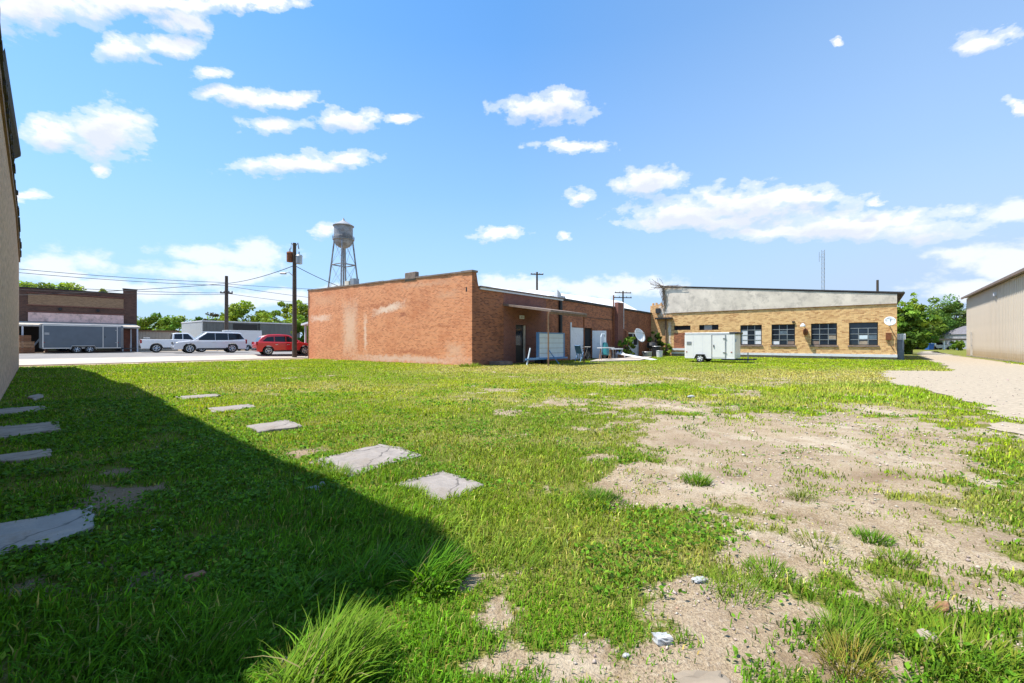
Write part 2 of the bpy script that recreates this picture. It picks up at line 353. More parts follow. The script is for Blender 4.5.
M['concrete_old'] = plain('stained_concrete', (.36, .295, .225), .9, var=.35, scale=5, bmp=.5, dirt=(.25, .21, .17))
M['bluestone'] = plain('blue_grey_concrete', (.34, .32, .29), .8, var=.2, scale=3, bmp=.3, dirt=(.45, .36, .29))
M['walk'] = plain('pale_concrete', (.42, .36, .30), .9, var=.15, scale=.6)
M['asphalt'] = plain('worn_asphalt', (.22, .20, .185), .95, var=.2, scale=.8)
M['gravel'] = plain('pale_gravel', (.37, .30, .215), .98, var=.3, scale=9, bmp=.2, dirt=(.29, .24, .175))
M['wood_brown'] = plain('brown_trim_wood', (.20, .12, .07), .85, var=.35, scale=5)
M['roof_dark'] = plain('dark_roofing', (.045, .04, .038), .9, var=.4, scale=5)
M['coping'] = plain('stone_coping', (.22, .16, .13), .9, var=.35, scale=4)
M['white_paint'] = plain('white_paint', (.76, .77, .78), .5, var=.06, scale=2)
M['white_worn'] = plain('worn_white_paint', (.66, .68, .72), .6, var=.12, scale=3, dirt=(.45, .45, .46))
M['white_roof'] = plain('white_roof_coating', (.82, .82, .82), .6, var=.05, scale=2)
M['trailer_white'] = plain('white_trailer_skin', (.80, .785, .75), .35, var=.04, scale=2, coat=.3)
M['trailer_grey'] = plain('slate_trailer_skin', (.085, .11, .14), .35, var=.12, scale=2, coat=.3)
M['alu'] = plain('bare_aluminium', (.62, .63, .64), .35, .7, var=.1)
M['steel'] = plain('galvanised_steel', (.36, .37, .38), .5, .6, var=.2)
M['rust'] = plain('rusted_steel', (.22, .075, .03), .85, .2, var=.4, scale=8)
M['pole_wood'] = plain('weathered_pole_wood', (.085, .06, .045), .95, var=.35, scale=6)
M['black'] = plain('black_metal', (.018, .018, .02), .55, var=.2)
M['dark'] = plain('dark_interior', (.012, .012, .013), .9, var=.2)
M['rubber'] = plain('tyre_rubber', (.02, .02, .02), .85, var=.2)
M['rim'] = plain('alloy_rim', (.55, .56, .58), .3, .8, var=.1)
M['glass'] = plain('dark_glass', (.014, .017, .022), .06, var=.2)
M['glass_blue'] = plain('window_glass', (.02, .03, .045), .05, var=.6, scale=1.1)
M['car_white'] = plain('white_car_paint', (.78, .78, .79), .3, var=.02, coat=1)
M['car_silver'] = plain('pearl_white_paint', (.68, .68, .71), .3, var=.02, coat=1)
M['car_red'] = plain('red_car_paint', (.58, .010, .016), .3, var=.1, coat=1)
M['lamp_red'] = plain('red_lens', (.32, .008, .01), .25)
M['lamp_clear'] = plain('clear_lens', (.5, .52, .55), .15)
M['blue'] = plain('blue_frame_paint', (.10, .25, .48), .55, var=.2, dirt=(.20, .22, .25))
M['sign_face'] = plain('white_sign_face', (.60, .68, .74), .5, var=.08)
M['teal'] = plain('teal_plastic', (.03, .22, .24), .5, var=.2)
M['blue_bin'] = plain('blue_plastic', (.02, .11, .42), .5)
M['pink_panel'] = plain('faded_pink_board', (.80, .54, .48), .8, var=.2, scale=2, dirt=(.28, .20, .18))
M['metal_tan'] = ribbed('tan_ribbed_metal', (.68, .60, .50), .45, var=.22, base_rust=(.36, .24, .10))
M['metal_beige'] = ribbed('beige_ribbed_metal', (.44, .40, .33), .3)
M['metal_green'] = ribbed('grey_green_ribbed_metal', (.135, .155, .155), .4, var=.3)
M['metal_white'] = ribbed('white_ribbed_metal', (.46, .49, .50), .4)
M['tank'] = plain('tower_paint', (.26, .275, .30), .6, .1, var=.45, scale=.7, dirt=(.13, .085, .06))
M['tan_trim'] = plain('tan_trim', (.55, .48, .40), .6)
M['wood_red'] = plain('old_red_brown_boards', (.21, .075, .045), .85, var=.3, scale=4)
M['wood'] = plain('raw_timber', (.42, .24, .13), .9, var=.3, scale=6)
M['fly'] = plain('crate_brown', (.30, .14, .07), .9, var=.3, scale=6)
M['twig'] = plain('dry_twigs', (.20, .15, .11), .95, var=.3)
M['bark'] = plain('bark', (.085, .065, .05), .95, var=.35, scale=5)
M['litter'] = plain('white_litter', (.40, .405, .41), .8, var=.25, scale=14, dirt=(.34, .30, .26))
M['stone'] = plain('limestone', (.26, .21, .155), .95, var=.2, scale=9)

M['pane_sky_reflection'] = plain('sky_lit_pane', (.12, .16, .20), .08, var=.4)  # bluish pane colour standing in for reflected sky
def foliage_mat(name, rough=.6, trans=.35):
    m, nt, b, o = new_mat(name); a = nn(nt, 'ShaderNodeAttribute'); a.attribute_name = 'tint'
    nt.links.new(a.outputs['Color'], b.inputs['Base Color']); b.inputs['Roughness'].default_value = rough; b.inputs['Specular IOR Level'].default_value = .12
    if name == 'grass_blades':
        ge = nn(nt, 'ShaderNodeNewGeometry'); v1 = nn(nt, 'ShaderNodeVectorMath', operation='MULTIPLY_ADD'); nt.links.new(ge.outputs['Normal'], v1.inputs[0]); v1.inputs[1].default_value = (.55, .55, .55); v1.inputs[2].default_value = (0, 0, .75)
        v2 = nn(nt, 'ShaderNodeVectorMath', operation='NORMALIZE'); nt.links.new(v1.outputs[0], v2.inputs[0]); nt.links.new(v2.outputs[0], b.inputs['Normal'])
    t = nn(nt, 'ShaderNodeBsdfTranslucent'); nt.links.new(mixc(nt, 1.0, a.outputs['Color'], (1.25, 1.2, .55), 'MULTIPLY'), t.inputs[0])
    mx = nn(nt, 'ShaderNodeMixShader'); mx.inputs[0].default_value = trans
    nt.links.new(b.outputs[0], mx.inputs[1]); nt.links.new(t.outputs[0], mx.inputs[2]); nt.links.new(mx.outputs[0], o.inputs[0])
    return m
M['leaf'] = foliage_mat('leaves', .55, .35)
M['grass'] = foliage_mat('grass_blades', .65, .42)

# ------------------------------------------------------------------ ground
BARE = [(830,445,150,30,1),(720,425,45,13,.5),(660,440,30,6,.45),(880,440,70,22,1),(790,478,135,22,.95),(690,498,70,11,.95),(860,475,90,22,1),(905,545,100,14,.5),(800,548,60,22,.8),
 (840,520,90,26,.75),(960,602,80,12,.7),(900,592,60,10,.6),(770,645,80,30,1),(690,672,110,24,.9),(545,672,75,14,.7),(850,672,60,18,.6),(735,612,55,18,.7),(690,588,40,9,.6),
 (115,497,26,10,.62),(125,473,22,5,.55),(95,488,18,4,.5),(300,455,16,6,.8),(170,577,50,9,.5),(60,592,60,9,.5),(462,590,12,8,.6),(498,625,20,12,.45),(620,383,45,4,.5),(508,414,22,3,.45),
 (665,405,45,5,.7),(285,672,42,14,.8),(385,566,22,9,.6),(620,415,30,3,.4),(990,480,40,6,.3),(940,560,60,9,.45),(1010,640,50,12,.5),(410,462,22,4,.6),(690,435,40,6,.5),(640,460,25,3,.3)]
DRY = [(820,377,220,6,1),(560,369,110,5,.9),(620,378,90,5,.6),(330,388,120,5,.45),(480,398,90,5,.35),(640,560,90,25,.3),(700,400,90,6,.35),(860,392,60,4,.3),(930,500,70,14,.35),(900,405,60,5,.3),(560,440,120,10,.2)]
SPARSE = [(950,550,120,80,.20),(610,630,140,60,.13),(690,450,90,50,.30),(480,610,50,35,.15),(90,500,80,40,.26),(150,590,130,30,.28),(300,640,60,30,.2),(640,400,90,14,.2),(520,400,90,14,.15)]
def pxy(x, y):
    y = np.maximum(np.asarray(y, float), .25); return CX + F * np.asarray(x) / y, HY + F * H / y
def blobs(lst, x, y):
    px, py = pxy(x, y); t = np.zeros_like(px)
    for (cx, cy, rx, ry, s) in lst:
        q2 = ((px - cx) / rx) ** 2 + ((py - cy) / ry) ** 2; t = np.maximum(t, s * np.exp(-.7 * q2))
    return np.where(np.asarray(y) > .3, t, 0)
WL_N_ = (.6765, .7365)
def bare_mask(x, y):
    n = .55*vnoise(x, y, .55, 21, 4) + .45*vnoise(x, y, .2, 25, 3); n2 = vnoise(x, y, 2.2, 31, 2)
    v = blobs(BARE, x, y)*.92 + (n - .5) * 1.35 + (n2 - .5) * .25
    d = street_d(x, y)
    v = v + (vnoise(x, y, .16, 71, 3) - .5) * .55 + .17 * np.exp(-((pxy(x, y)[0] - 830) / 240) ** 2 - ((pxy(x, y)[1] - 540) / 150) ** 2)
    v = v + .34 * sstep(.60, .74, vnoise(x, y, 1.2, 23, 3)) * sstep(.1, 2.2, np.asarray(x)*WL_N_[0] + np.asarray(y)*WL_N_[1] - 1.2)
    v = v + blobs(SPARSE, x, y)
    v = v + .9 * sstep(-1.6, -.4, d)
    return sstep(.12, .88, v)
def dry_mask(x, y):
    return np.clip(1.3*blobs(DRY, x, y) * (.4 + 1.2*vnoise(x, y, .9, 41, 3)) + (.5*vnoise(x, y, 3.1, 51, 3) + .5*vnoise(x, y, .7, 53, 3) - .54) * .9, 0, .85)

def set_attr(me, name, arr):
    a = me.attributes.new(name, 'FLOAT', 'POINT'); a.data.foreach_set('value', np.asarray(arr, np.float32))
def build_ground():
    th = np.concatenate([np.linspace(-75, 75, 440, endpoint=False), np.linspace(75, 285, 50, endpoint=False)]) * math.pi / 180
    rr = np.concatenate([.35 * 1.0135 ** np.arange(0, 400), 76 * 1.13 ** np.arange(1, 22)])
    nT, nR = len(th), len(rr)
    X = (rr[:, None] * np.sin(th)[None]).ravel(); Y = (rr[:, None] * np.cos(th)[None]).ravel()
    Z = terrain(X, Y)
    X = np.append(X, 0); Y = np.append(Y, 0); Z = np.append(Z, 0)
    i = np.arange(nR - 1)[:, None] * nT; j = np.arange(nT)[None]; jn = (j + 1) % nT
    q = np.stack([i + j, i + nT + j, i + nT + jn, i + jn], -1).reshape(-1, 4)
    me = bpy.data.meshes.new('ground'); faces = q.tolist() + [(nR * nT, k, (k + 1) % nT) for k in range(nT)]
    me.from_pydata(np.stack([X, Y, Z], 1).tolist(), [], faces)
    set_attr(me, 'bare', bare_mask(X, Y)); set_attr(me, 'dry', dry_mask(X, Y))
    px, py = pxy(X, Y); set_attr(me, 'damp_and_shade', np.exp(-1.2 * (((px - 888) / 40) ** 2 + ((py - 475) / 5) ** 2)) * (Y > .3) + .75*sstep(2.4, 1.9, X*WL_N_[0] + Y*WL_N_[1])*sstep(440, 380, px))  # one real damp patch, plus soil darkened inside the left wall's shadow
    me.polygons.foreach_set('use_smooth', [True] * len(me.polygons))
    m, nt, b, o = new_mat('lot_ground'); t = nn(nt, 'ShaderNodeTexCoord').outputs['Object']
    A = lambda n: (lambda k: (setattr(k, 'attribute_name', n), k)[1].outputs['Fac'])(nn(nt, 'ShaderNodeAttribute'))
    n1 = noise(nt, t, 2.0, 8, .7); n2 = noise(nt, t, 26, 5, .7); n3 = noise(nt, t, 90, 3, .6)
    dirt = ramp(nt, n1, [(.34, (.25, .175, .10)), (.5, (.40, .305, .195)), (.66, (.47, .375, .255))])
    dirt = mixc(nt, ramp(nt, n2, [(.52, 0), (.68, .8)]), dirt, (.55, .465, .355))
    dirt = mixc(nt, ramp(nt, n3, [(.38, .85), (.52, 0)]), dirt, (.19, .13, .085))
    dirt = mixc(nt, ramp(nt, noise(nt, t, .8, 7, .72), [(.52, 0), (.62, .6)]), dirt, (.52, .44, .335))
    dirt = mixc(nt, ramp(nt, noise(nt, t, .55, 6, .7), [(.46, 0), (.62, .5)]), dirt, (.30, .225, .16))
    dirt = mixc(nt, math_node(nt, 'MULTIPLY', A('damp_and_shade'), .95), dirt, (.235, .16, .10))
    soil = ramp(nt, n2, [(.3, (.085, .095, .018)), (.6, (.20, .205, .035))])
    straw = ramp(nt, n2, [(.3, (.22, .19, .08)), (.7, (.44, .37, .19))])
    veg = mixc(nt, A('dry'), soil, straw)
    veg = mixc(nt, ramp(nt, n1, [(.55, 0), (.75, .5)]), veg, (.15, .12, .07))
    f = math_node(nt, 'ADD', A('bare'), math_node(nt, 'MULTIPLY', math_node(nt, 'SUBTRACT', n2, .5), 1.5), clamp=True)
    nt.links.new(mixc(nt, ramp(nt, f, [(.3, 0), (.6, 1)]), veg, dirt), b.inputs['Base Color'])
    b.inputs['Roughness'].default_value = 1; b.inputs['Specular IOR Level'].default_value = .1
    bump(nt, b, math_node(nt, 'ADD', n2, math_node(nt, 'MULTIPLY', n3, .5)), .9, .03)
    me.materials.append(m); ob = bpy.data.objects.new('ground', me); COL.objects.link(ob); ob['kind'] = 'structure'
build_ground()

def strip_sheet(name, mat, fx, ns, nd, lift):
    """a sheet laid over the terrain; fx(a, b) gives x, y for a, b in 0..1"""
    vs = []
    for i in range(ns + 1):
        for j in range(nd + 1):
            p = fx(i / ns, j / nd); vs.append((p[0], p[1], tz(p[0], p[1]) + lift))
    fs = [(i*(nd+1)+j, (i+1)*(nd+1)+j, (i+1)*(nd+1)+j+1, i*(nd+1)+j+1) for i in range(ns) for j in range(nd)]
    mb = MB(); mb.add(vs, fs); o = mb.build(name, mat); o['kind'] = 'structure'; return o
strip_sheet('pavement', M['walk'], lambda a, b: street_pt(-70 + a * 220, .25 + b * 3.2 + (.12 * math.sin(a * 90) if b == 0 else 0)), 120, 6, .03)
strip_sheet('road', M['asphalt'], lambda a, b: street_pt(-70 + a * 220, 3.45 + b * 21.4), 40, 12, .02)

def inside(poly, x, y):
    x = np.asarray(x); y = np.asarray(y); c = np.zeros(x.shape, bool); n = len(poly)
    for i in range(n):
        x0, y0 = poly[i]; x1, y1 = poly[(i+1) % n]
        if y0 == y1: continue
        c ^= ((y0 > y) != (y1 > y)) & (x < (x1 - x0) * (y - y0) / (y1 - y0) + x0)
    return c
DRIVE_PX = [(917,353.2),(924,351.2),(934,351.2),(944,353.5),(968,357.5),(1024,365),(1110,375),(1300,400),(1300,470),(1100,449),(1024,433),(990,427),(985,423),(1005,422),(1024,424.5),(1012,419),(978,407),(950,398),(930,392),(912,387.5),(892,384),(879,373.5),(890,370.6),(925,371),(952,371.5),(941,365),(926,359)]
DRIVE = [tuple(gp(x, y)) for x, y in DRIVE_PX]
def build_drive():
    pts = []; n = len(DRIVE)
    for i in range(n):                     # ragged gravel edge
        a = np.array(DRIVE[i]); b = np.array(DRIVE[(i+1) % n]); k = max(2, int(np.linalg.norm(b - a) / .35))
        for j in range(k):
            p = a + (b - a) * j / k; r_ = .006 * np.hypot(*p) + .1
            pts.append((p[0] + rng.normal(0, r_ * .35), p[1] + rng.normal(0, r_ * .6)))
    bm = bmesh.new(); vs = [bm.verts.new((x, y, 0)) for x, y in pts]; f = bm.faces.new(vs)
    bmesh.ops.triangulate(bm, faces=[f]); bmesh.ops.subdivide_edges(bm, edges=[e for e in bm.edges if e.calc_length() > 3], cuts=3)
    bmesh.ops.triangulate(bm, faces=bm.faces[:])
    for v in bm.verts: v.co.z = tz(v.co.x, v.co.y) + .012
    me = bpy.data.meshes.new('gravel_drive'); bm.to_mesh(me); bm.free(); me.materials.append(M['gravel'])
    o = bpy.data.objects.new('gravel_drive', me); COL.objects.link(o); o['kind'] = 'structure'
build_drive()

# ------------------------------------------------------------------ walls with openings
def wall_mesh(mb, W, s0, s1, z0, ztop, holes, depth=.18, m=0, back=.35):
    """wall face with real openings and reveals; holes = (s0, s1, z0, z1)"""
    ss = sorted({s0, s1, *[h[0] for h in holes], *[h[1] for h in holes], *[s0 + (s1 - s0) * k / 8 for k in range(9)]})
    zs = sorted({z0, *[h[2] for h in holes], *[h[3] for h in holes]})
    zs = [z for z in zs if z >= z0]
    for a, b in zip(ss, ss[1:]):
        for k, zl in enumerate(zs):
            za, zb = (zs[k+1], zs[k+1]) if k + 1 < len(zs) else (ztop(a), ztop(b))
            mid = ((a + b) / 2, (zl + min(za, zb)) / 2)
            if any(h[0] < mid[0] < h[1] and h[2] < mid[1] < h[3] for h in holes): continue
            mb.add([W.p(a, 0, zl), W.p(b, 0, zl), W.p(b, 0, zb), W.p(a, 0, za)], [(0, 1, 2, 3)], m)
            mb.add([W.p(a, -back, zl), W.p(b, -back, zl), W.p(b, -back, zb), W.p(a, -back, za)], [(3, 2, 1, 0)], m)
    for (a, b, c, d) in holes:
        for q in (((a,c),(b,c)), ((b,c),(b,d)), ((b,d),(a,d)), ((a,d),(a,c))):
            (sa, za), (sb, zb) = q
            mb.add([W.p(sa, 0, za), W.p(sb, 0, zb), W.p(sb, -back, zb), W.p(sa, -back, za)], [(0, 1, 2, 3)], m)
    mb.add([W.p(s0,0,ztop(s0)), W.p(s1,0,ztop(s1)), W.p(s1,-back,ztop(s1)), W.p(s0,-back,ztop(s0))], [(0,1,2,3)], m)
    for q in (s0, s1): mb.add([W.p(q,0,z0), W.p(q,-back,z0), W.p(q,-back,ztop(q)), W.p(q,0,ztop(q))], [(0,1,2,3)], m)

# ---- stucco building at the left edge
WL_D = unit((33 - CX, F)); WL_N = np.array((WL_D[1], -WL_D[0]))
WL = Wall(-.50 * WL_N, WL_D, WL_N)
def ltop(s): return 3.3 if s < 4.15 else (7.0 if s < 27.7 else 7.0 + (5.85 - 7.0) * (s - 27.7) / 7.2)
lb = thing('stucco_building', 'tall grey stucco building wall with ragged roof edge, in shade at the left', 'building', WL.p(34.9, -6, 0))
mb = MB(); BK = -11
mb.wbox(WL, 2.3, 4.13, -.3, 3.3, BK, 0)
for a, b in ((4.15, 27.7), (27.7, 34.9)): mb.wbox(WL, a, b, -.3, ltop(a), BK, 0, z1b=ltop(b))
mb.build('wall', M['stucco'], lb, frame=(WL.o, WL.d))
mb = MB()
for a, b in ((4.17, 27.7), (27.7, 34.85)): mb.wbox(WL, a, b, ltop(a) - .30, ltop(a) - .02, .003, .05, z1b=ltop(b) - .02, z0b=ltop(b) - .30)
mb.build('fascia', M['wood_brown'], lb)
mb = MB(); s_ = 4.1
while s_ < 34.9:
    e = min(s_ + random.uniform(.25, .7), 35.0); zz = ltop(s_) + random.uniform(-.02, .1); o_ = .09 + random.uniform(-.02, .03)
    mb.wbox(WL, s_, e, zz - .09, zz + .04, BK - .1, o_, z1b=ltop(min(e, 34.9)) + (zz - ltop(s_)) + .04, z0b=ltop(min(e, 34.9)) + (zz - ltop(s_)) - .09); s_ = e + .002
mb.build('roof_edge', M['roof_dark'], lb)
mb = MB(); a, b = 13.9, 21.2
mb.hexa([WL.p(a,.05,7.12), WL.p(b,.05,7.12), WL.p(b,.235,7.30), WL.p(a,.10,7.30), WL.p(a,.05,7.20), WL.p(b,.05,7.20), WL.p(b,.24,7.40), WL.p(a,.105,7.42)])
mb.build('lifted_roof_sheet', M['roof_dark'], lb)

# ---- red brick building
WBL = Wall(P0, U1, -U2); WBR = Wall(P0, U2, -U1)
bb = thing('brick_building', 'long red brick building with stepped parapet and flat canopy over its back door', 'building', (P0[0], P0[1], 0))
def bl_top(s): return 5.32 + .33 * s / 19.0
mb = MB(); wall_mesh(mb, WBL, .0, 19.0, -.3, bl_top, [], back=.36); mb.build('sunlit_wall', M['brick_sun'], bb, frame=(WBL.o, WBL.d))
mb = MB(); mb.wbox(WBR, -.004, .358, -.3, 5.31, .001, .005); mb.build('corner_return', M['brick_side'], bb, frame=(WBR.o, WBR.d))  # thin skin carrying the shade-darkened brick onto the corner's unlit face
def hole(W, x0, x1, y0, y1):
    xm = (x0 + x1) / 2; return (W.s(x0), W.s(x1), W.z(xm, y1), W.z(xm, y0))
h_door = (WBR.s(515.8), WBR.s(526.5), .06, WBR.z(521, 325))
h_dbl = (WBR.s(571.5), WBR.s(592.5), .06, WBR.z(580, 327.5))
h_scr = (WBR.s(628.5), WBR.s(639), .1, WBR.z(634, 332.5))
h_b1 = (WBR.s(603), WBR.s(611.5), .9, WBR.z(607, 329.5)); h_b2 = (WBR.s(620.5), WBR.s(626.5), .5, WBR.z(624, 331))
SE = 27.1
def br_top(s): return 4.50 if s < 9.6 else 4.42 - .16 * (s - 9.6) / 17.5
sA, sB = WBR.s(503.5), WBR.s(546)
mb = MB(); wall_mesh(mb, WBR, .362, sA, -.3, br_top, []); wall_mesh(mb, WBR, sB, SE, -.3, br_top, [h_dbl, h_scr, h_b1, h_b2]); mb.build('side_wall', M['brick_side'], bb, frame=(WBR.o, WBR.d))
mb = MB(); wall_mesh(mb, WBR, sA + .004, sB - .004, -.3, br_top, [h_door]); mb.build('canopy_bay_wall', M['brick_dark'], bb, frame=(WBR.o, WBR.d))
mb = MB()                                                              # rear and street walls, out of sight
mb.wbox(WBR, .37, SE, -.3, 4.3, -18.9, -18.6); mb.wbox(WBR, SE - .3, SE, -.3, 4.2, -18.5, -.4)
mb.build('rear_wall', M['brick_side'], bb)
mb = MB(); s_ = -.06
while s_ < 19.0:
    e = min(s_ + random.uniform(.5, 1.1), 19.05); j_ = random.uniform(-.012, .03); za, zb = bl_top(s_) + .005, bl_top(e) + .005
    mb.wbox(WBL, s_, e - .008, za, za + .09 + j_, -.42, .05 + random.uniform(-.015, .015), z1b=zb + .09 + j_, z0b=zb); s_ = e
mb.build('parapet_coping', M['coping'], bb)
mb = MB()                                                              # curved shoulder where the parapet drops to the eave
pts = []
for k in range(7):
    t = k / 6; pts.append((.365 + .24 * t, 5.32 - .82 * math.sin(t * math.pi / 2)))
for (a, za), (b, zb) in zip(pts, pts[1:]): mb.wbox(WBR, a, b - .001, 4.505, max(za, 4.51), -.36, -.003, z1b=max(zb, 4.51))
mb.build('parapet_shoulder', M['brick_side'], bb, frame=(WBR.o, WBR.d))
mb = MB(); mb.wbox(WBR, .62, 9.55, 4.505, 4.60, -.42, .12); mb.build('eave_coping', M['coping'], bb)
mb = MB(); mb.wbox(WBR, .62, 9.5, 4.40, 4.498, .004, .09); mb.build('gutter', M['white_worn'], bb)
mb = MB(); mb.wbox(WBR, 9.62, SE, 4.425, 4.60, -.42, .08, z1b=4.44, z0b=4.265); mb.build('wing_coping', M['roof_dark'], bb)
mb = MB()
rp = [WBR.p(1.2,-.45,4.35), WBR.p(SE,-.45,4.2), WBR.p(SE,-9.5,5.55), WBR.p(4.0,-9.5,5.55), WBR.p(1.2,-18.5,4.3), WBR.p(SE,-18.5,4.2)]
mb.add(rp, [(0,1,2,3), (3,2,5,4)]); mb.build('roof', M['white_roof'], bb)
for s0_, s1_, o0_, o1_, za_, zb_ in ((3.6, 9.3, -.6, -1.7, 4.98, 5.02), (10.2, 26.8, -.75, -3.4, 5.55, 5.85)):
    mb = MB(); mb.hexa([WBR.p(s0_,o0_+.05,4.25), WBR.p(s1_,o0_+.05,4.25), WBR.p(s1_,-7,4.25), WBR.p(s0_,-7,4.25), WBR.p(s0_,o0_,4.40), WBR.p(s1_,o0_,4.32), WBR.p(s1_,o1_,zb_), WBR.p(s0_,o1_,za_)]); mb.build('raised_roof', M['white_roof'], bb)
mb = MB(); s4 = WBR.s(414); q = WBL.s(432), WBL.s(417)
a, b = WBL.s(416), WBL.s(405); mb.wbox(WBL, a, b, 5.3, 5.86, -.25, .03); mb.build('chimney', M['coping'], bb, frame=(WBL.o, WBL.d), bevel=.03)
mb = MB(); a, b = WBL.s(353), WBL.s(349); mb.wbox(WBL, a, b, 5.65, 6.1, -.5, -.05); mb.build('roof_vent', M['steel'], bb)
mb = MB(); a, b = WBL.s(349), WBL.s(345); mb.wbox(WBL, a, b, 5.62, 5.95, -.4, .03); mb.build('chimney', M['plaster'], bb)
mb = MB(); a = WBL.s(466.5); mb.wbox(WBL, a - .04, a + .05, 4.25, 4.5, .003, .012); mb.build('wall_vent', M['black'], bb)
# white flashing and vent block on the eave
mb = MB(); mb.wbox(WBR, 9.0, 9.5, 4.61, 5.2, -.4, -.1, z1b=4.9); mb.build('parapet_stub', M['white_worn'], bb)
mb = MB(); a = WBR.s(571); mb.wbox(WBR, a, a + 1.5, 4.3, 5.05, -2.4, -1.4); mb.build('rooftop_cooler', M['steel'], bb, bevel=.03)
mb = MB(); a = WBR.s(559.3); mb.tube([WBR.p(a, .12, .9), WBR.p(a, .12, 4.35)], .13, 10); mb.build('flue_pipe', M['black'], bb, smooth=True)
def canopy():
    zA, zB = 3.72, 3.18; s0, s1 = WBR.s(503), 6.9
    mb = MB(); mb.hexa([WBR.p(s0,.01,zA-.12), WBR.p(s1,.01,zA-.12), WBR.p(s1,3.5,zB-.12), WBR.p(s0,3.5,zB-.12), WBR.p(s0,.01,zA), WBR.p(s1,.01,zA), WBR.p(s1,3.5,zB), WBR.p(s0,3.5,zB)])
    cn = mb.build('canopy', M['coping'], bb)
    mb = MB(); mb.wbox(WBR, s0 - .05, s1 + .05, zB - .22, zB - .123, 3.36, 3.46); mb.build('canopy_beam', M['wood_brown'], cn)
    for s_ in (WBR.s(548.5, 3.42), 6.66):
        mb = MB(); mb.wbox(WBR, s_ - .03, s_ + .03, -.2, zB - .22, 3.38, 3.44); mb.build('canopy_post', M['rust'] if s_ > 5 else M['wood_brown'], cn)
canopy()
# doors
mb = MB(); a, b, c, d = h_door
mb.wbox(WBR, a + .01, b - .22, c, d - .01, -.17, -.12); dr = mb.build('back_door', M['black'], bb)
mb = MB(); mb.wbox(WBR, a + .12, b - .34, c + 1.1, d - .25, -.119, -.11); mb.build('door_pane', M['glass_blue'], dr)
mb = MB(); mb.wbox(WBR, b - .21, b - .1, c, d - .01, -.17, -.02); mb.build('door_frame', M['plaster'], bb)
mb = MB(); a = WBR.s(521.5); mb.wbox(WBR, a - .22, a + .26, 2.86, 3.08, .003, .03); nb = mb.build('number_plate', M['white_worn'], bb)
mb = MB()
for k in (-.12, -.02, .1):
    mb = MB(); mb.wbox(WBR, a + k, a + k + .05, 2.91, 3.03, .031, .034); mb.build('faded_numeral', M['wood_brown'], nb)
a, b, c, d = h_dbl
mb = MB(); mb.wbox(WBR, a - .22, a - .05, .05, d + .35, .003, .06); mb.build('white_door_jamb', M['white_worn'], bb)
mb = MB(); mb.wbox(WBR, a + .01, WBR.s(584.5), c, d - .02, -.1, -.04); dd_ = mb.build('white_door', M['white_worn'], bb)
mb = MB(); mb.wbox(WBR, WBR.s(583), WBR.s(583)+.05, 1.0, 1.15, -.039, -.01); mb.build('handle', M['steel'], dd_)
mb = MB(); mb.wbox(WBR, WBR.s(585), b - .01, c, d - .02, -.17, -.15); mb.build('dark_doorway', M['dark'], bb)
mb = MB(); q = WBR.s(592.2); mb.hexa([WBR.p(q,.01,.06),WBR.p(q+.05,.01,.06),WBR.p(q+1.0,.75,.06),WBR.p(q+.95,.78,.06),WBR.p(q,.01,d-.2),WBR.p(q+.05,.01,d-.2),WBR.p(q+1.0,.75,d-.2),WBR.p(q+.95,.78,d-.2)]); mb.build('open_white_door', M['white_worn'], bb)
a, b, c, d = h_scr
mb = MB(); mb.wbox(WBR, a+.01, b-.01, c, d-.01, -.16, -.14); mb.build('doorway_back', M['dark'], bb)
mb = MB(); wd = b - a
for x0, x1 in ((a+.01, a+.12), (b-.12, b-.01)): mb.wbox(WBR, x0, x1, c, d-.01, -.13, -.06)
for z0, z1 in ((c, c+.25), (c+.85, c+1.0), (d-.13, d-.012)): mb.wbox(WBR, a+.121, b-.121, z0, z1, -.128, -.062)
mb.wbox(WBR, (a+b)/2-.04, (a+b)/2+.04, c+.26, d-.14, -.126, -.064)
sd = mb.build('white_screen_door', M['white_paint'], bb)
mb = MB(); mb.wbox(WBR, a+.13, b-.13, c+.26, c+.84, -.10, -.09); mb.build('lower_panel', M['white_worn'], sd)
for (a, b, c, d) in (h_b1, h_b2):
    mb = MB(); n_ = max(3, int((b-a)/.22))
    for k in range(n_): mb.wbox(WBR, a+.01+(b-a-.02)*k/n_, a+.01+(b-a-.02)*(k+.93)/n_, c, d-.01, -.12, -.07+.01*(k%2))
    mb.build('boarded_window', M['wood_red'], bb)
mb = MB(); a, b = WBR.s(614.5), WBR.s(620); mb.wbox(WBR, a, b, -.2, 4.9, .004, .34); mb.build('pilaster', M['brick_dark'], bb, frame=(WBR.o, WBR.d))
mb = MB(); a = WBR.s(612.5); mb.tube([WBR.p(a,.1,.1), WBR.p(a,.1,5.5)], .06, 8); mb.build('downpipe', M['rust'], bb)
mb = MB(); a = WBR.s(622.5); mb.tube([WBR.p(a,.1,2.6), WBR.p(a,.1,5.0)], .05, 8); mb.build('vent_pipe', M['white_worn'], bb)
mb = MB(); mb.tube([WBR.p(WBR.s(585),.06,3.35), WBR.p(WBR.s(612),.06,3.3)], .02, 6); mb.build('conduit', M['black'], bb)
# awning on its street front: arm and white post beyond the sunlit wall
q = street_pt(.4, 2.3)
mb = MB(); mb.hexa([WBL.p(19.02,-.6,3.12), WBL.p(19.02,-8,3.12), WBL.p(21.5,-8,2.85), WBL.p(21.5,-.6,2.85), WBL.p(19.02,-.6,3.28), WBL.p(19.02,-8,3.28), WBL.p(21.5,-8,3.0), WBL.p(21.5,-.6,3.0)])
aw = mb.build('street_awning', M['white_worn'], bb)
for o_ in (-.9, -7.6):
    mb = MB(); mb.wbox(WBL, 21.2, 21.34, -.1, 2.86, o_-.07, o_+.07); mb.build('awning_post', M['white_worn'], aw)

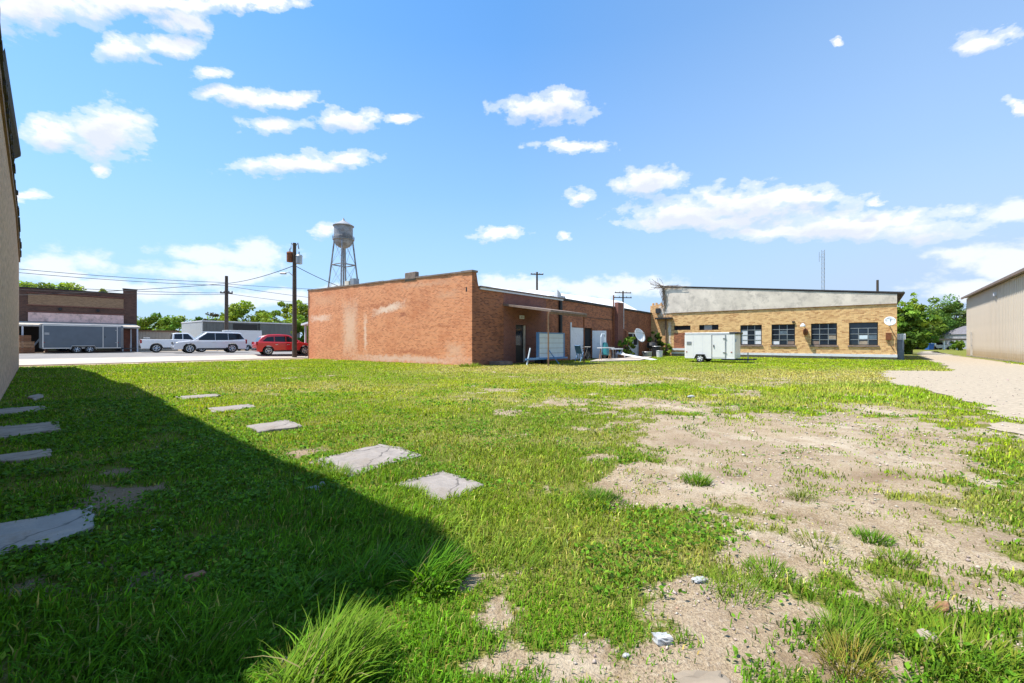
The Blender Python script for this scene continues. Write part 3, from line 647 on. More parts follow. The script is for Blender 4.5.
# ---- tan brick building
WO = Wall(PO, U1, -U2)
tb = thing('tan_brick_building', 'low tan brick building with steel windows and a weathered plaster gable', 'building', (PO[0], PO[1], 0))
WIN = [(849,878,321.7,345),(811,837,322.7,345),(771.5,795,323.6,345),(740.3,761.8,324.2,345)]
ZW0, ZW1 = 1.12, 2.95
wh = [(WO.s(x1), WO.s(x0), ZW0, 2.93) for (x0, x1, y0, y1) in WIN]
sl = [(WO.s(718.5), WO.s(699), WO.z(708, 330), WO.z(708, 324.8)), (WO.s(690.5), WO.s(673.8), WO.z(682, 330), WO.z(682, 325.7))]
sP = WO.s(671.5)
def to_top(s): return 4.30
mb = MB(); wall_mesh(mb, WO, 0, sP, .42, to_top, wh + sl, depth=.2, back=.3); mb.build('front_wall', M['brick_tan'], tb, frame=(WO.o, WO.d))
mb = MB(); wall_mesh(mb, WO, sP + .01, 19.3, -.2, lambda s: 5.15, [], back=.3)
for k in range(7): mb.wbox(WO, 17.95 + k*.17, 18.1 + k*.17, 5.152, 5.18 + .28*math.sin(k*1.9)**2, -.28, -.02)
mb.build('end_pier', M['brick_tan_white'], tb, frame=(WO.o, WO.d))
def gz(s): return 5.10 + (7.05 - 5.10) * s / 17.9
mb = MB(); mb.wbox(WO, .0, 17.9, 4.31, gz(0) - .06, -.28, .045, z1b=gz(17.9) - .06); mb.build('plaster_gable', M['plaster'], tb)
mb = MB(); mb.wbox(WO, .02, sP, 4.29, 4.33, .05, .075); mb.build('ledge', M['wood_brown'], tb)
mb = MB(); mb.hexa([WO.p(-.45,.10,gz(-.45)), WO.p(18.0,.10,gz(18.0)), WO.p(18.2,-16,gz(18.2)), WO.p(-.55,-16,gz(-.55)),
                    WO.p(-.45,.10,gz(-.45)+.12), WO.p(18.0,.10,gz(18.0)+.07), WO.p(18.2,-16,gz(18.2)+.12), WO.p(-.55,-16,gz(-.55)+.12)])
mb.build('roof', M['roof_dark'], tb)
mb = MB(); mb.wbox(WO, -.02, sP, .20, .42, -.25, .05, z0b=.24); mb.build('skirting_board', M['white_worn'], tb)
mb = MB(); mb.wbox(WO, 0, sP, -.2, .195, -.3, -.06); mb.build('foundation', M['concrete_old'], tb)
mb = MB(); mb.wbox(WO, 0, .3, -.2, 4.9, -15.8, -.31); mb.wbox(WO, 17.6, 17.9, -.2, 6.8, -15.8, -.31); mb.wbox(WO, .31, 17.59, -.2, 4.9, -15.8, -15.5); mb.build('other_walls', M['brick_tan'], tb)
mb = MB(); mb.wbox(WO, .32, 17.5, .1, 4.6, -4.0, -3.9); mb.build('interior_wall', M['dark'], tb)
for i, (a, b, c, d) in enumerate(wh):
    mb = MB()
    for x0, x1 in ((a+.01, a+.06), (b-.06, b-.01)): mb.wbox(WO, x0, x1, c+.01, d-.01, -.17, -.10)
    for z0, z1 in ((c+.01, c+.06), (d-.06, d-.01)): mb.wbox(WO, a+.061, b-.061, z0, z1, -.17, -.10)
    wf = mb.build('window', M['black'], tb)
    mb = MB(); mb.wbox(WO, a+.055, b-.055, c+.055, d-.055, -.15, -.145); mb.build('pane', M['glass_blue'], wf)
    mb = MB(); hh = d - c
    for k in (1, 2, 3): mb.wbox(WO, a+.062, b-.062, c+hh*k/4-.022, c+hh*k/4+.022, -.144, -.115)
    for k in (1, 2): mb.wbox(WO, a+(b-a)*k/3-.02, a+(b-a)*k/3+.02, c+.062, c+hh*.75 if i == 0 else d-.062, -.143, -.112)
    mb.build('glazing_bars', M['steel'], wf)
    mb = MB(); mb.wbox(WO, a-.08, b+.08, c-.14, c-.004, -.16, .07); mb.build('sill', M['coping'], wf, bevel=.01)
    odd = {0: [(1, 1, 'sign_face'), (1, 0, 'concrete_old'), (0, 1, 'pane_sky_reflection')], 1: [(0, 1, 'concrete_old'), (2, 0, 'coping')], 2: [(2, 0, 'white_worn'), (0, 0, 'coping'), (1, 2, 'pane_sky_reflection')], 3: []}[i]
    for (cx_, rz_, mt_) in odd:                                    # odd panes: papers, a blind, a board behind the glass; bluish ones paint a sky reflection
        mb = MB(); mb.wbox(WO, a+.07+(b-a-.1)*cx_/3, a+.03+(b-a-.1)*(cx_+1)/3, c+.05+hh*rz_/4, c-.02+hh*(rz_+.8)/4, -.1445, -.1415); mb.build('odd_pane', M[mt_], wf)
    if i == 3:
        mb = MB(); n_ = 5
        for k in (0, 2): mb.wbox(WO, a+.08+(b-a-.1)*k/3, a+.02+(b-a-.1)*(k+1)/3, c+.08, c+hh*.72, -.142, -.139)
        mb.build('lace_curtain', M['white_worn'], wf)
for i, (a, b, c, d) in enumerate(sl):
    mb = MB(); mb.wbox(WO, a+.005, b-.005, c+.005, d-.005, -.18, -.16); wf = mb.build('slot_window', M['glass_blue'], tb)
    if i == 0:
        mb = MB(); mb.wbox(WO, a+.35*(b-a), a+.75*(b-a), c+.02, d-.02, -.159, -.14); mb.build('vent_unit', M['steel'], wf)
mb = MB(); a, b = WO.s(690.5), WO.s(674); mb.wbox(WO, a, b, .75, 2.3, .003, .03); mb.build('brick_infill', M['brick_side'], tb, frame=(WO.o, WO.d))
mb = MB(); mb.wbox(WO, WO.s(690)-.6, WO.s(672.5), .58, .78, .032, .25); mb.build('low_ledge', M['white_worn'], tb)
mb = MB(); a = WO.s(666.4); mb.tube([WO.p(a,.1,.0), WO.p(a,.1,3.9)], .09, 8); mb.build('downpipe', M['wood_brown'], tb)
mb = MB(); a = WO.s(664); mb.wbox(WO, a-.9, a+.75, 3.72, 3.86, .01, .5); mb.build('bracket_shelf', M['black'], tb)
mb = MB(); a = WO.s(658.5); mb.wbox(WO, a-.22, a+.22, 4.35, 4.85, .01, .25); mb.build('junction_box', M['black'], tb)
mb = MB(); a = WO.s(803.5); mb.tube([WO.p(a,.01,2.88), WO.p(a,.35,3.0), WO.p(a,.5,2.95)], .03, 8); fl = mb.build('flood_lamp', M['steel'], tb)
mb = MB(); mb.lathe(WO.p(a,.5,2.68), [(.20,0),(.21,.05),(.14,.18),(.05,.27)], 16); mb.build('lamp_shade', M['white_worn'], fl, smooth=True)
mb = MB(); a = WO.s(805.5); mb.lathe(WO.p(a,.1,2.25), [(.05,-.32),(.16,-.2),(.19,0),(.16,.2),(.05,.3)], 14); mb.build('electric_meter', M['rust'], tb, smooth=True)
mb = MB(); a = WO.s(793.5); mb.wbox(WO, a-.1, a+.1, 3.05, 3.17, .01, .12); mb.build('camera_box', M['black'], tb)
mb = MB(); a, b = WO.s(878), WO.s(895)
dz_ = WO.z(888, 334)
mb.wbox(WO, WO.s(891)-.02, WO.s(886)+.02, dz_-.45, dz_+.1, .01, .14); mb.build('meter_box', M['rust'], tb)
mb = MB(); mb.tube([WO.p(WO.s(888),.06,dz_-.4), WO.p(WO.s(891),.06,dz_-.9), WO.p(WO.s(894),.06,dz_-1.2)], .025, 6); mb.build('conduit', M['wood_brown'], tb)

def dish(name, label, center, aim, r, pole_pts, parent_wall=None):
    root = thing(name, label, 'satellite dish', (center[0], center[1], pole_pts[0][2]))
    aim = Vector(aim).normalized(); a = aim.cross(Vector((0,0,1))).normalized(); c = a.cross(aim); c0 = Vector(center)
    mb = MB(); n = 28; rings = []
    for j in range(7):
        q = j / 6
        for k in range(n):
            th = 2*math.pi*k/n; mb.v.append(tuple(c0 + (a*math.cos(th) + c*math.sin(th))*r*q + aim*(.28*r*q*q)))
    for j in range(6):
        for k in range(n): mb.f.append((j*n+k, j*n+(k+1)%n, (j+1)*n+(k+1)%n, (j+1)*n+k)); mb.mi.append(0)
    o = mb.build('reflector', M['white_paint'], root, smooth=True); sm = o.modifiers.new('solid', 'SOLIDIFY'); sm.thickness = .02
    mb = MB(); tip = c0 + aim*r*.9
    for th in (R(-90), R(30), R(150)): mb.tube([c0 + (a*math.cos(th)+c*math.sin(th))*r*.95 + aim*.26*r, tip], .012 + r*.01, 6)
    mb.lathe(tip - Vector((0,0,.05)), [(.03+r*.05,0),(.03+r*.05,.1+.06*r)], 10)
    mb.build('feed_arm', M['steel'], root)
    mb = MB(); mb.tube(pole_pts, .03 + .02*r, 10); mb.build('mast', M['steel'], root)
    return root
a = WO.s(889.5); c = WO.p(a, .45, WO.z(889.5, 321.5, .45)); dish('satellite_dish', 'small white satellite dish fixed high on the tan brick wall end', c, (-.45, -.75, .25), .36, [WO.p(a,.01,c[2]-.3), WO.p(a,.2,c[2]-.25), WO.p(a,.4,c[2]-.05)])
c = at(638.5, 336, 40.5); g = tz(c[0], c[1]); dish('satellite_dish', 'big white satellite dish on a pole before the screen door', c, (.55, -.75, .38), .68, [(c[0], c[1]+.12, g-.1), (c[0], c[1]+.12, c[2])])

# cooler and grey cabinet on the end wall of the tan building
q = thing('air_conditioner', 'grey window air conditioner above a grey cabinet at the tan building corner', 'air conditioner', WO.p(-.4, -.5, 0))
mb = MB(); mb.wbox(WO, -.52, -.01, 1.55, 2.0, -1.0, -.35); mb.build('casing', M['white_worn'], q, bevel=.02)
mb = MB()
for k in range(5): mb.wbox(WO, -.46 + k*.09, -.42 + k*.09, 1.6, 1.95, -.349, -.335)
mb.build('grille', M['steel'], q)
q = thing('metal_cabinet', 'tall blue-grey metal cabinet standing at the tan building corner', 'cabinet', WO.p(-.3, -.6, 0))
mb = MB(); mb.wbox(WO, -.42, -.01, -.1, 1.53, -1.1, -.3); mb.build('casing', plain('blue_grey_paint', (.10, .13, .18), .5), q, bevel=.02)
mb = MB(); mb.wbox(WO, -.36, -.08, .1, 1.4, -.299, -.285); mb.build('door', plain('blue_grey_door', (.12, .15, .20), .5), q)

# ---- tan metal building on the right
MC = gp(967, 356); WM = Wall(MC, -U2, U1)      # s runs towards the viewer, facing the drive
wm_ = thing('metal_building', 'tall tan ribbed metal building along the right side of the gravel drive', 'building', (MC[0], MC[1], 0))
mb = MB(); mb.wbox(WM, 0, 26, -.2, 5.75, -14, 0); mb.build('wall', M['metal_tan'], wm_, frame=(WM.o, WM.d))
mb = MB(); s_ = .15
while s_ < 26: mb.wbox(WM, s_, s_ + .09, .05, 5.7, .003, .055); s_ += .45
o = mb.build('wall_ribs', M['metal_tan'], wm_, frame=(WM.o, WM.d))
mb = MB(); mb.hexa([WM.p(-.3,.3,5.78), WM.p(26.2,.3,5.78), WM.p(26.2,-7,6.6), WM.p(-.3,-7,6.6), WM.p(-.3,.3,5.86), WM.p(26.2,.3,5.86), WM.p(26.2,-7,6.7), WM.p(-.3,-7,6.7)])
mb.hexa([WM.p(-.3,-7.01,6.6), WM.p(26.2,-7.01,6.6), WM.p(26.2,-14.6,5.78), WM.p(-.3,-14.6,5.78), WM.p(-.3,-7.01,6.7), WM.p(26.2,-7.01,6.7), WM.p(26.2,-14.6,5.86), WM.p(-.3,-14.6,5.86)])
mb.build('roof', M['metal_beige'], wm_)
mb = MB(); mb.wbox(WM, -.32, 26.25, 5.70, 5.88, .302, .40); mb.build('gutter', M['coping'], wm_)
mb = MB(); a = WM.s(971.5); mb.wbox(WM, a, a + 1.0, .1, 2.35, .036, .08); dr = mb.build('side_door', M['tan_trim'], wm_)
mb = MB(); mb.wbox(WM, a + .85, a + .92, 1.0, 1.12, .081, .12); mb.build('handle', M['steel'], dr)
mb = MB(); a = WM.s(997); mb.wbox(WM, a-.12, a+.12, 4.95, 5.2, .04, .2); lm = mb.build('wall_lamp', M['white_worn'], wm_)
mb = MB(); mb.wbox(WM, a-.1, a+.1, 4.90, 4.948, .06, .18); mb.build('lens', M['lamp_clear'], lm)
mb = MB(); mb.wbox(WM, -.05, 26, -.15, .12, .004, .05); mb.build('footing', M['concrete_old'], wm_)

# ---- dark brown brick building across the street
WD = Wall(street_pt(0, 25), U2, -U1)
db = thing('brown_brick_building', 'dark brown brick shop across the street with an ochre panel and metal awning', 'building', WD.p(-14, 0, .35))
sR = WD.s(137); sL = -30
h_sf = [(WD.s(20)-9, WD.s(45), .4, 2.9), (WD.s(123), WD.s(130), .4, 2.7)]
mb = MB(); wall_mesh(mb, WD, sL, sR - 1.1, .2, lambda s: 6.45, h_sf[:1]); wall_mesh(mb, WD, sR - 1.09, sR, .2, lambda s: 7.0, [])
mb.wbox(WD, sR-.3, sR, .2, 6.5, -14, -.36); mb.wbox(WD, sL, sR-.31, .2, 6.0, -14, -13.6); mb.build('wall', M['brick_brown'], db, frame=(WD.o, WD.d))
mb = MB(); mb.wbox(WD, sL, sR, 6.455, 6.55, -.4, .05) if False else mb.wbox(WD, sL, sR - 1.12, 6.455, 6.56, -.4, .05); mb.wbox(WD, sR-1.15, sR+.05, 7.005, 7.1, -.4, .06); mb.build('coping', M['roof_dark'], db)
mb = MB(); mb.wbox(WD, WD.s(28), WD.s(123.5), 4.95, 5.95, .003, .05); mb.build('ochre_panel', M['brick_panel'], db, frame=(WD.o, WD.d))
mb = MB(); mb.wbox(WD, WD.s(28), WD.s(123.5), 3.35, 4.2, .003, .06); mb.build('faded_sign_board', M['pink_panel'], db)
mb = MB()
for z_ in (4.25, 4.88, 6.02): mb.wbox(WD, WD.s(28)-.1, WD.s(123.5)+.1, z_, z_+.07, .004, .09)
mb.build('brick_band', M['brick_dark'], db)
for px in (60, 98):
    mb = MB(); a = WD.s(px); mb.lathe(WD.p(a,.08,4.6), [(.02,-.15),(.14,-.08),(.14,.08),(.02,.15)], 10); mb.build('tie_plate', M['black'], db)
mb = MB(); mb.hexa([WD.p(sL,.07,3.2), WD.p(sR-.2,.07,3.2), WD.p(sR-.2,2.4,2.82), WD.p(sL,2.4,2.82), WD.p(sL,.07,3.32), WD.p(sR-.2,.07,3.32), WD.p(sR-.2,2.4,2.98), WD.p(sL,2.4,2.98)])
aw = mb.build('awning', M['tan_trim'], db)
for s_ in (sR - .4, WD.s(22.5, 2.3), sL+2):
    mb = MB(); mb.wbox(WD, s_-.06, s_+.06, .3, 2.84, 2.22, 2.34); mb.build('awning_post', M['white_worn'], aw)
mb = MB(); mb.wbox(WD, h_sf[0][0], h_sf[0][1], .4, 2.9, -1.2, -1.15); mb.build('shop_front', M['dark'], db)
mb = MB(); mb.wbox(WD, WD.s(48), WD.s(120), .5, 2.8, .004, .05); mb.build('shop_window', M['glass'], db)
mb = MB(); mb.wbox(WD, WD.s(122), WD.s(131), .42, 2.65, .004, .05); dr = mb.build('shop_door', M['wood_red'], db)
mb = MB()
for px in (122, 130.2): mb.wbox(WD, WD.s(px), WD.s(px)+.1, .42, 2.75, .052, .10)
mb.build('door_frame', M['white_worn'], dr)
# junk beside the trailer
q = WD.p(WD.s(26, 3.0), 3.0, .38)
cr = thing('crate_stack', 'stack of brown timber crates at the left end of the shop awning', 'crates', q)
for k, (w_, dx) in enumerate(((1.0,0),(.9,.05),(.7,-.1))):
    mb = MB(); z0 = .35 + k*.55
    for j in range(4): mb.box((q[0]+dx, q[1], z0+.07+j*.135), (w_, .9, .11), R(51))
    mb.build('crate', M['fly'] if k != 1 else M['wood'], cr)
b_ = thing('leaning_pole', 'grey steel pole leaning inside the dark shop entrance', 'pole', WD.p(WD.s(30,.8), .8, .36))
mb = MB(); mb.tube([WD.p(WD.s(28,.8),.8,.4), WD.p(WD.s(46,.5),.5,2.4)], .07, 8); mb.build('shaft', M['steel'], b_)

# ---- sheds beyond the street
def shed(name, label, cat, W, s0, s1, depth, z0, z1, z1b, mat, endmat, trim, slope=0.3):
    o = thing(name, label, cat, W.p((s0+s1)/2, 0, z0))
    mb = MB(); mb.wbox(W, s0, s1, z0-.2, z1, -depth, 0, z1b=z1b); mb.build('wall', mat, o, frame=(W.o, W.d))
    mb = MB(); mb.wbox(W, s0-.12, s1+.12, z1+.002, z1+.16, -depth-.1, .15, z1b=z1b+.16, z0b=z1b+.002); mb.build('roof', trim, o)
    if endmat:
        mb = MB(); mb.wbox(W, s0-.08, s0-.003, z0-.2, z1-.02, -depth, 0); mb.build('end_wall', endmat, o, frame=(W.o, -W.n))
    return o
WS = Wall(street_pt(0, 29), U2, -U1)
sh = shed('low_shed', 'low beige metal shed with a flat roof behind the white pickup', 'shed', WS, WS.s(132), WS.s(178), 6, .3, WS.z(150, 331.5), WS.z(150, 331.5), M['metal_beige'], None, M['wood_brown'])
WG = Wall(street_pt(0, 33), U2, -U1); a, b = WG.s(203), WG.s(300)
gs = shed('metal_warehouse', 'long grey-green ribbed metal warehouse with a pale end wall', 'warehouse', WG, a, b, 9, .3, WG.z(203, 321.5), WG.z(203, 321.5)*1.0, M['metal_green'], M['metal_white'], M['white_worn'])
mb = MB(); s_ = WG.s(231); mb.wbox(WG, WG.s(233), WG.s(257), 2.6, 4.0, .004, .05); mb.build('window_band', M['black'], gs)
mb = MB(); s_ = WG.s(259); mb.wbox(WG, s_-.08, s_+.08, .2, 4.3, .004, .08); mb.build('corner_trim', M['black'], gs)
mb = MB(); s_ = a - .08
for k in range(1): mb.hexa([WG.p(a-.1,-.0,.2),WG.p(a-.05,-.0,.2),WG.p(a-.05,-9,.2),WG.p(a-.1,-9,.2),WG.p(a-.1,0,4.2),WG.p(a-.05,0,4.2),WG.p(a-.05,-9,4.2),WG.p(a-.1,-9,4.2)])

# ------------------------------------------------------------------ vehicles
HEAD = math.atan2(U2[1], U2[0])
def wheel(root, x, y, r, wdt, side, rim='rim'):
    mb = MB(); mb.lathe((x, y, r), [(r*.62,-wdt/2),(r*.93,-wdt/2),(r,-wdt*.3),(r,wdt*.3),(r*.93,wdt/2),(r*.62,wdt/2)], 22, axis='y'); ty = mb.build('wheel', M['rubber'], root, smooth=True)
    mb = MB(); yo = y + side*wdt*.42
    mb.lathe((x, yo, r), [(r*.66,-.02),(r*.66,.02)], 22, axis='y')
    rm = mb.build('rim', M['dark'], ty)
    mb = MB(); yo2 = y + side*(wdt*.46)
    for k in range(6):
        th = k*math.pi/3 + .3; mb.tube([(x+r*.1*math.cos(th), yo2, r+r*.1*math.sin(th)), (x+r*.62*math.cos(th), yo2, r+r*.62*math.sin(th))], r*.1, 6)
    mb.lathe((x, yo2, r), [(r*.16,-.03),(r*.16,.03)], 12, axis='y')
    b = len(mb.v)
    for k in range(22):
        th = 2*math.pi*k/22
        for rr_ in (.57, .67): mb.v.append((x+r*rr_*math.cos(th), yo2+side*.012, r+r*rr_*math.sin(th)))
    for k in range(22): mb.f.append((b+2*k, b+2*k+1, b+2*((k+1)%22)+1, b+2*((k+1)%22))); mb.mi.append(0)
    mb.build('spokes', M[rim], ty)
def arch(xc, rz, r, n=9): return [(xc + r*math.cos(math.pi*k/n), rz + r*math.sin(math.pi*k/n)) for k in range(n+1)]
def car(name, label, cat, loc, rz, paint, W, top, bottom, wheels, wr, cabin, windows, lamps, doors, group=None, extra=None, roofin=.22):
    """top: outline rear to front (x, z); cabin: outline rear to front above the belt; windows: side panes"""
    root = thing(name, label, cat, loc, rz, group, local=True); hw = W/2
    xr, xf = top[0][0], top[-1][0]
    poly = list(top) + [(xf-.05, bottom)]
    for xc in sorted(wheels, reverse=True):
        poly += arch(xc, wr, wr+.07)[0:1] and [(xc + wr + .07, bottom)] + [p for p in arch(xc, wr, wr+.07) if p[1] > bottom + .02] + [(xc - wr - .07, bottom)]
    poly += [(xr+.05, bottom)]
    mb = MB(); mb.side_prism(poly, hw); body = mb.build('body', M[paint], root, bevel=.05, seg=2, smooth=True)
    zb = cabin[0][1]; zt = max(p[1] for p in cabin)
    wf = lambda z: hw - .05 - roofin*max(0, (z - zb)/(zt - zb))
    mb = MB(); mb.side_prism(cabin, wf); mb.build('cabin', M[paint], root, bevel=.05, seg=2, smooth=True)
    for sg in (-1, 1):
        for wpoly in windows:
            mb = MB(); n = len(wpoly)
            mb.add([(x, sg*(wf(z)+.008), z) for x, z in wpoly] + [(x, sg*(wf(z)-.02), z) for x, z in wpoly],
                   [tuple(range(n)), tuple(range(n, 2*n))] + [(i, (i+1)%n, n+(i+1)%n, n+i) for i in range(n)])
            mb.build('side_window', M['glass'], root)
        for (x0, x1) in doors:
            mb = MB(); mb.box(((x0+x1)/2, sg*(hw+.004), (bottom+.12+zb)/2), (x1-x0-.015, .012, zb-bottom-.22)); dr = mb.build('door', M[paint], root, bevel=.004)
            mb = MB(); mb.box((x0+.14, sg*(hw+.025), zb-.18), (.2, .03, .04)); mb.build('handle', M['alu'], dr)
        fx = [p for p in cabin]; mb = MB(); mb.box((cabin[-1][0]-.35, sg*(hw+.10), zb+.08), (.14, .2, .16)); mb.build('mirror', M[paint], root, bevel=.03)
        mb = MB(); mb.box((xf-.06, sg*(hw-.22), lamps[0]), (.16, .42, .17)); mb.build('headlight', M['lamp_clear'], root, bevel=.02)
        mb = MB(); mb.box((xr+.04, sg*(hw-.10), lamps[1]), (.14, .22, lamps[2])); mb.build('tail_light', M['lamp_red'], root, bevel=.02)
    # windscreen and rear glass lie on the sloping ends of the cabin
    for nm, (p, q_) in (('windscreen', (cabin[-1], cabin[-2])), ('rear_window', (cabin[0], cabin[1]))):
        dx, dz = q_[0]-p[0], q_[1]-p[1]; sgn = 1 if nm == 'windscreen' else -1; L = math.hypot(dx, dz); nx, nz_ = sgn*abs(dz)/L*.012, abs(dx)/L*.012
        c_ = []
        for t in (.08, .9): z_ = p[1]+dz*t; x_ = p[0]+dx*t; c_ += [(x_+nx, -(wf(z_)-.1), z_+nz_), (x_+nx, wf(z_)-.1, z_+nz_)]
        mb = MB(); mb.add(c_ + [(x-nx*2, y, z-nz_*2) for x, y, z in c_], [(0,1,3,2),(4,6,7,5),(0,4,5,1),(2,3,7,6),(0,2,6,4),(1,5,7,3)]); mb.build(nm, M['glass'], root)
    mb = MB(); mb.box((xf+.0, 0, bottom+.22), (.12, W*.9, .2)); mb.build('front_bumper', M['black'] if cat != 'car' else M[paint], root, bevel=.03)
    mb = MB(); mb.box((xr-.0, 0, bottom+.2), (.14, W*.92, .18)); mb.build('rear_bumper', M['black'], root, bevel=.03)
    mb = MB(); mb.box((xf+.005, 0, lamps[0]-.02), (.05, W*.5, .22)); mb.build('grille', M['black'], root)
    for sg in (-1, 1):
        mb = MB(); mb.box((0, sg*(hw+.002), bottom+.05), (abs(wheels[0]-wheels[1])-2*wr-.2, .03, .12)); mb.build('sill_trim', M['black'], root)
    for xc in wheels:
        for sg in (-1, 1): wheel(root, xc, sg*(hw-.13), wr, .24, sg)
    if extra: extra(root, hw)
    return root
def on_street(px, d):
    Wk = Wall(street_pt(0, d), U2, -U1); s_ = Wk.s(px); p = street_pt(s_, d); return (p[0], p[1], tz(p[0], p[1]) + .03)
def rails(root, hw):
    for sg in (-1, 1):
        mb = MB(); mb.tube([(-2.2, sg*(hw-.33), 1.93), (-2.1, sg*(hw-.33), 1.98), (.5, sg*(hw-.33), 1.98), (.6, sg*(hw-.33), 1.92)], .025, 6); mb.build('roof_rail', M['alu'], root)
car('parked_car', 'long pearl white estate SUV parked facing left beside the pole', 'car', on_street(210, 11.8), HEAD - R(8) + math.pi, 'car_silver', 2.0,
    [(-2.82,.62),(-2.84,1.0),(-2.74,1.16),(1.15,1.14),(1.6,1.12),(2.5,1.02),(2.74,.92),(2.82,.62)], .34, [-1.62, 1.66], .42,
    [(-2.72,1.14),(-2.38,1.86),(-2.1,1.93),(.35,1.93),(1.45,1.13)],
    [[(-2.62,1.30),(-2.30,1.80),(-1.33,1.84),(-1.33,1.2)],[(-1.29,1.2),(-1.29,1.84),(-.30,1.85),(-.30,1.19)],[(-.26,1.19),(-.26,1.85),(.33,1.84),(1.15,1.19)]],
    (.93, 1.05, .42), [(-1.28,-.28),(-.26,.95)], extra=rails)
car('parked_car', 'red crossover parked at the kerb behind the utility pole', 'car', on_street(284.5, 2.9), HEAD - R(11), 'car_red', 1.92,
    [(-2.3,.6),(-2.34,.9),(-2.22,1.12),(.9,1.08),(1.4,1.04),(2.05,.94),(2.3,.78),(2.34,.55)], .30, [-1.42, 1.42], .37,
    [(-2.2,1.06),(-1.85,1.55),(-1.4,1.72),(-.6,1.76),(.15,1.70),(1.25,1.05)],
    [[(-1.85,1.16),(-1.5,1.5),(-1.0,1.56),(-1.0,1.13)],[(-.93,1.12),(-.93,1.56),(-.12,1.57),(-.12,1.11)],[(-.05,1.11),(-.05,1.57),(.15,1.56),(.85,1.10)]],
    (.84, .98, .3), [(-.95,-.08),(-.06,.9)])
def bed(root, hw):
    mb = MB(); mb.box((-2.93, 0, .98), (.03, 1.5, .5)); mb.build('tailgate', M['car_white'], root, bevel=.01)
    mb = MB(); mb.box((-1.75, 0, 1.262), (2.2, 1.6, .012)); mb.build('bed_cover', M['black'], root)
    mb = MB(); mb.box((-2.45, -hw+.4, 1.36), (.5, .3, .18)); mb.build('tool_box', M['steel'], root, bevel=.02)
car('pickup_truck', 'white crew cab pickup truck half hidden behind the long SUV', 'pickup', on_street(178, 17.3), HEAD - R(8), 'car_white', 2.0,
    [(-2.92,.62),(-2.92,1.25),(-.62,1.26),(1.15,1.22),(1.4,1.2),(2.6,1.12),(2.85,1.0),(2.9,.6)], .38, [-1.75, 1.85], .42,
    [(-.55,1.24),(-.48,1.86),(-.2,1.92),(.75,1.92),(1.5,1.21)],
    [[(-.4,1.3),(-.36,1.8),(.25,1.83),(.25,1.29)],[(.33,1.29),(.33,1.83),(.72,1.82),(1.15,1.28)]],
    (1.0, 1.06, .34), [(-.45,.28),(.3,1.25)], extra=bed)

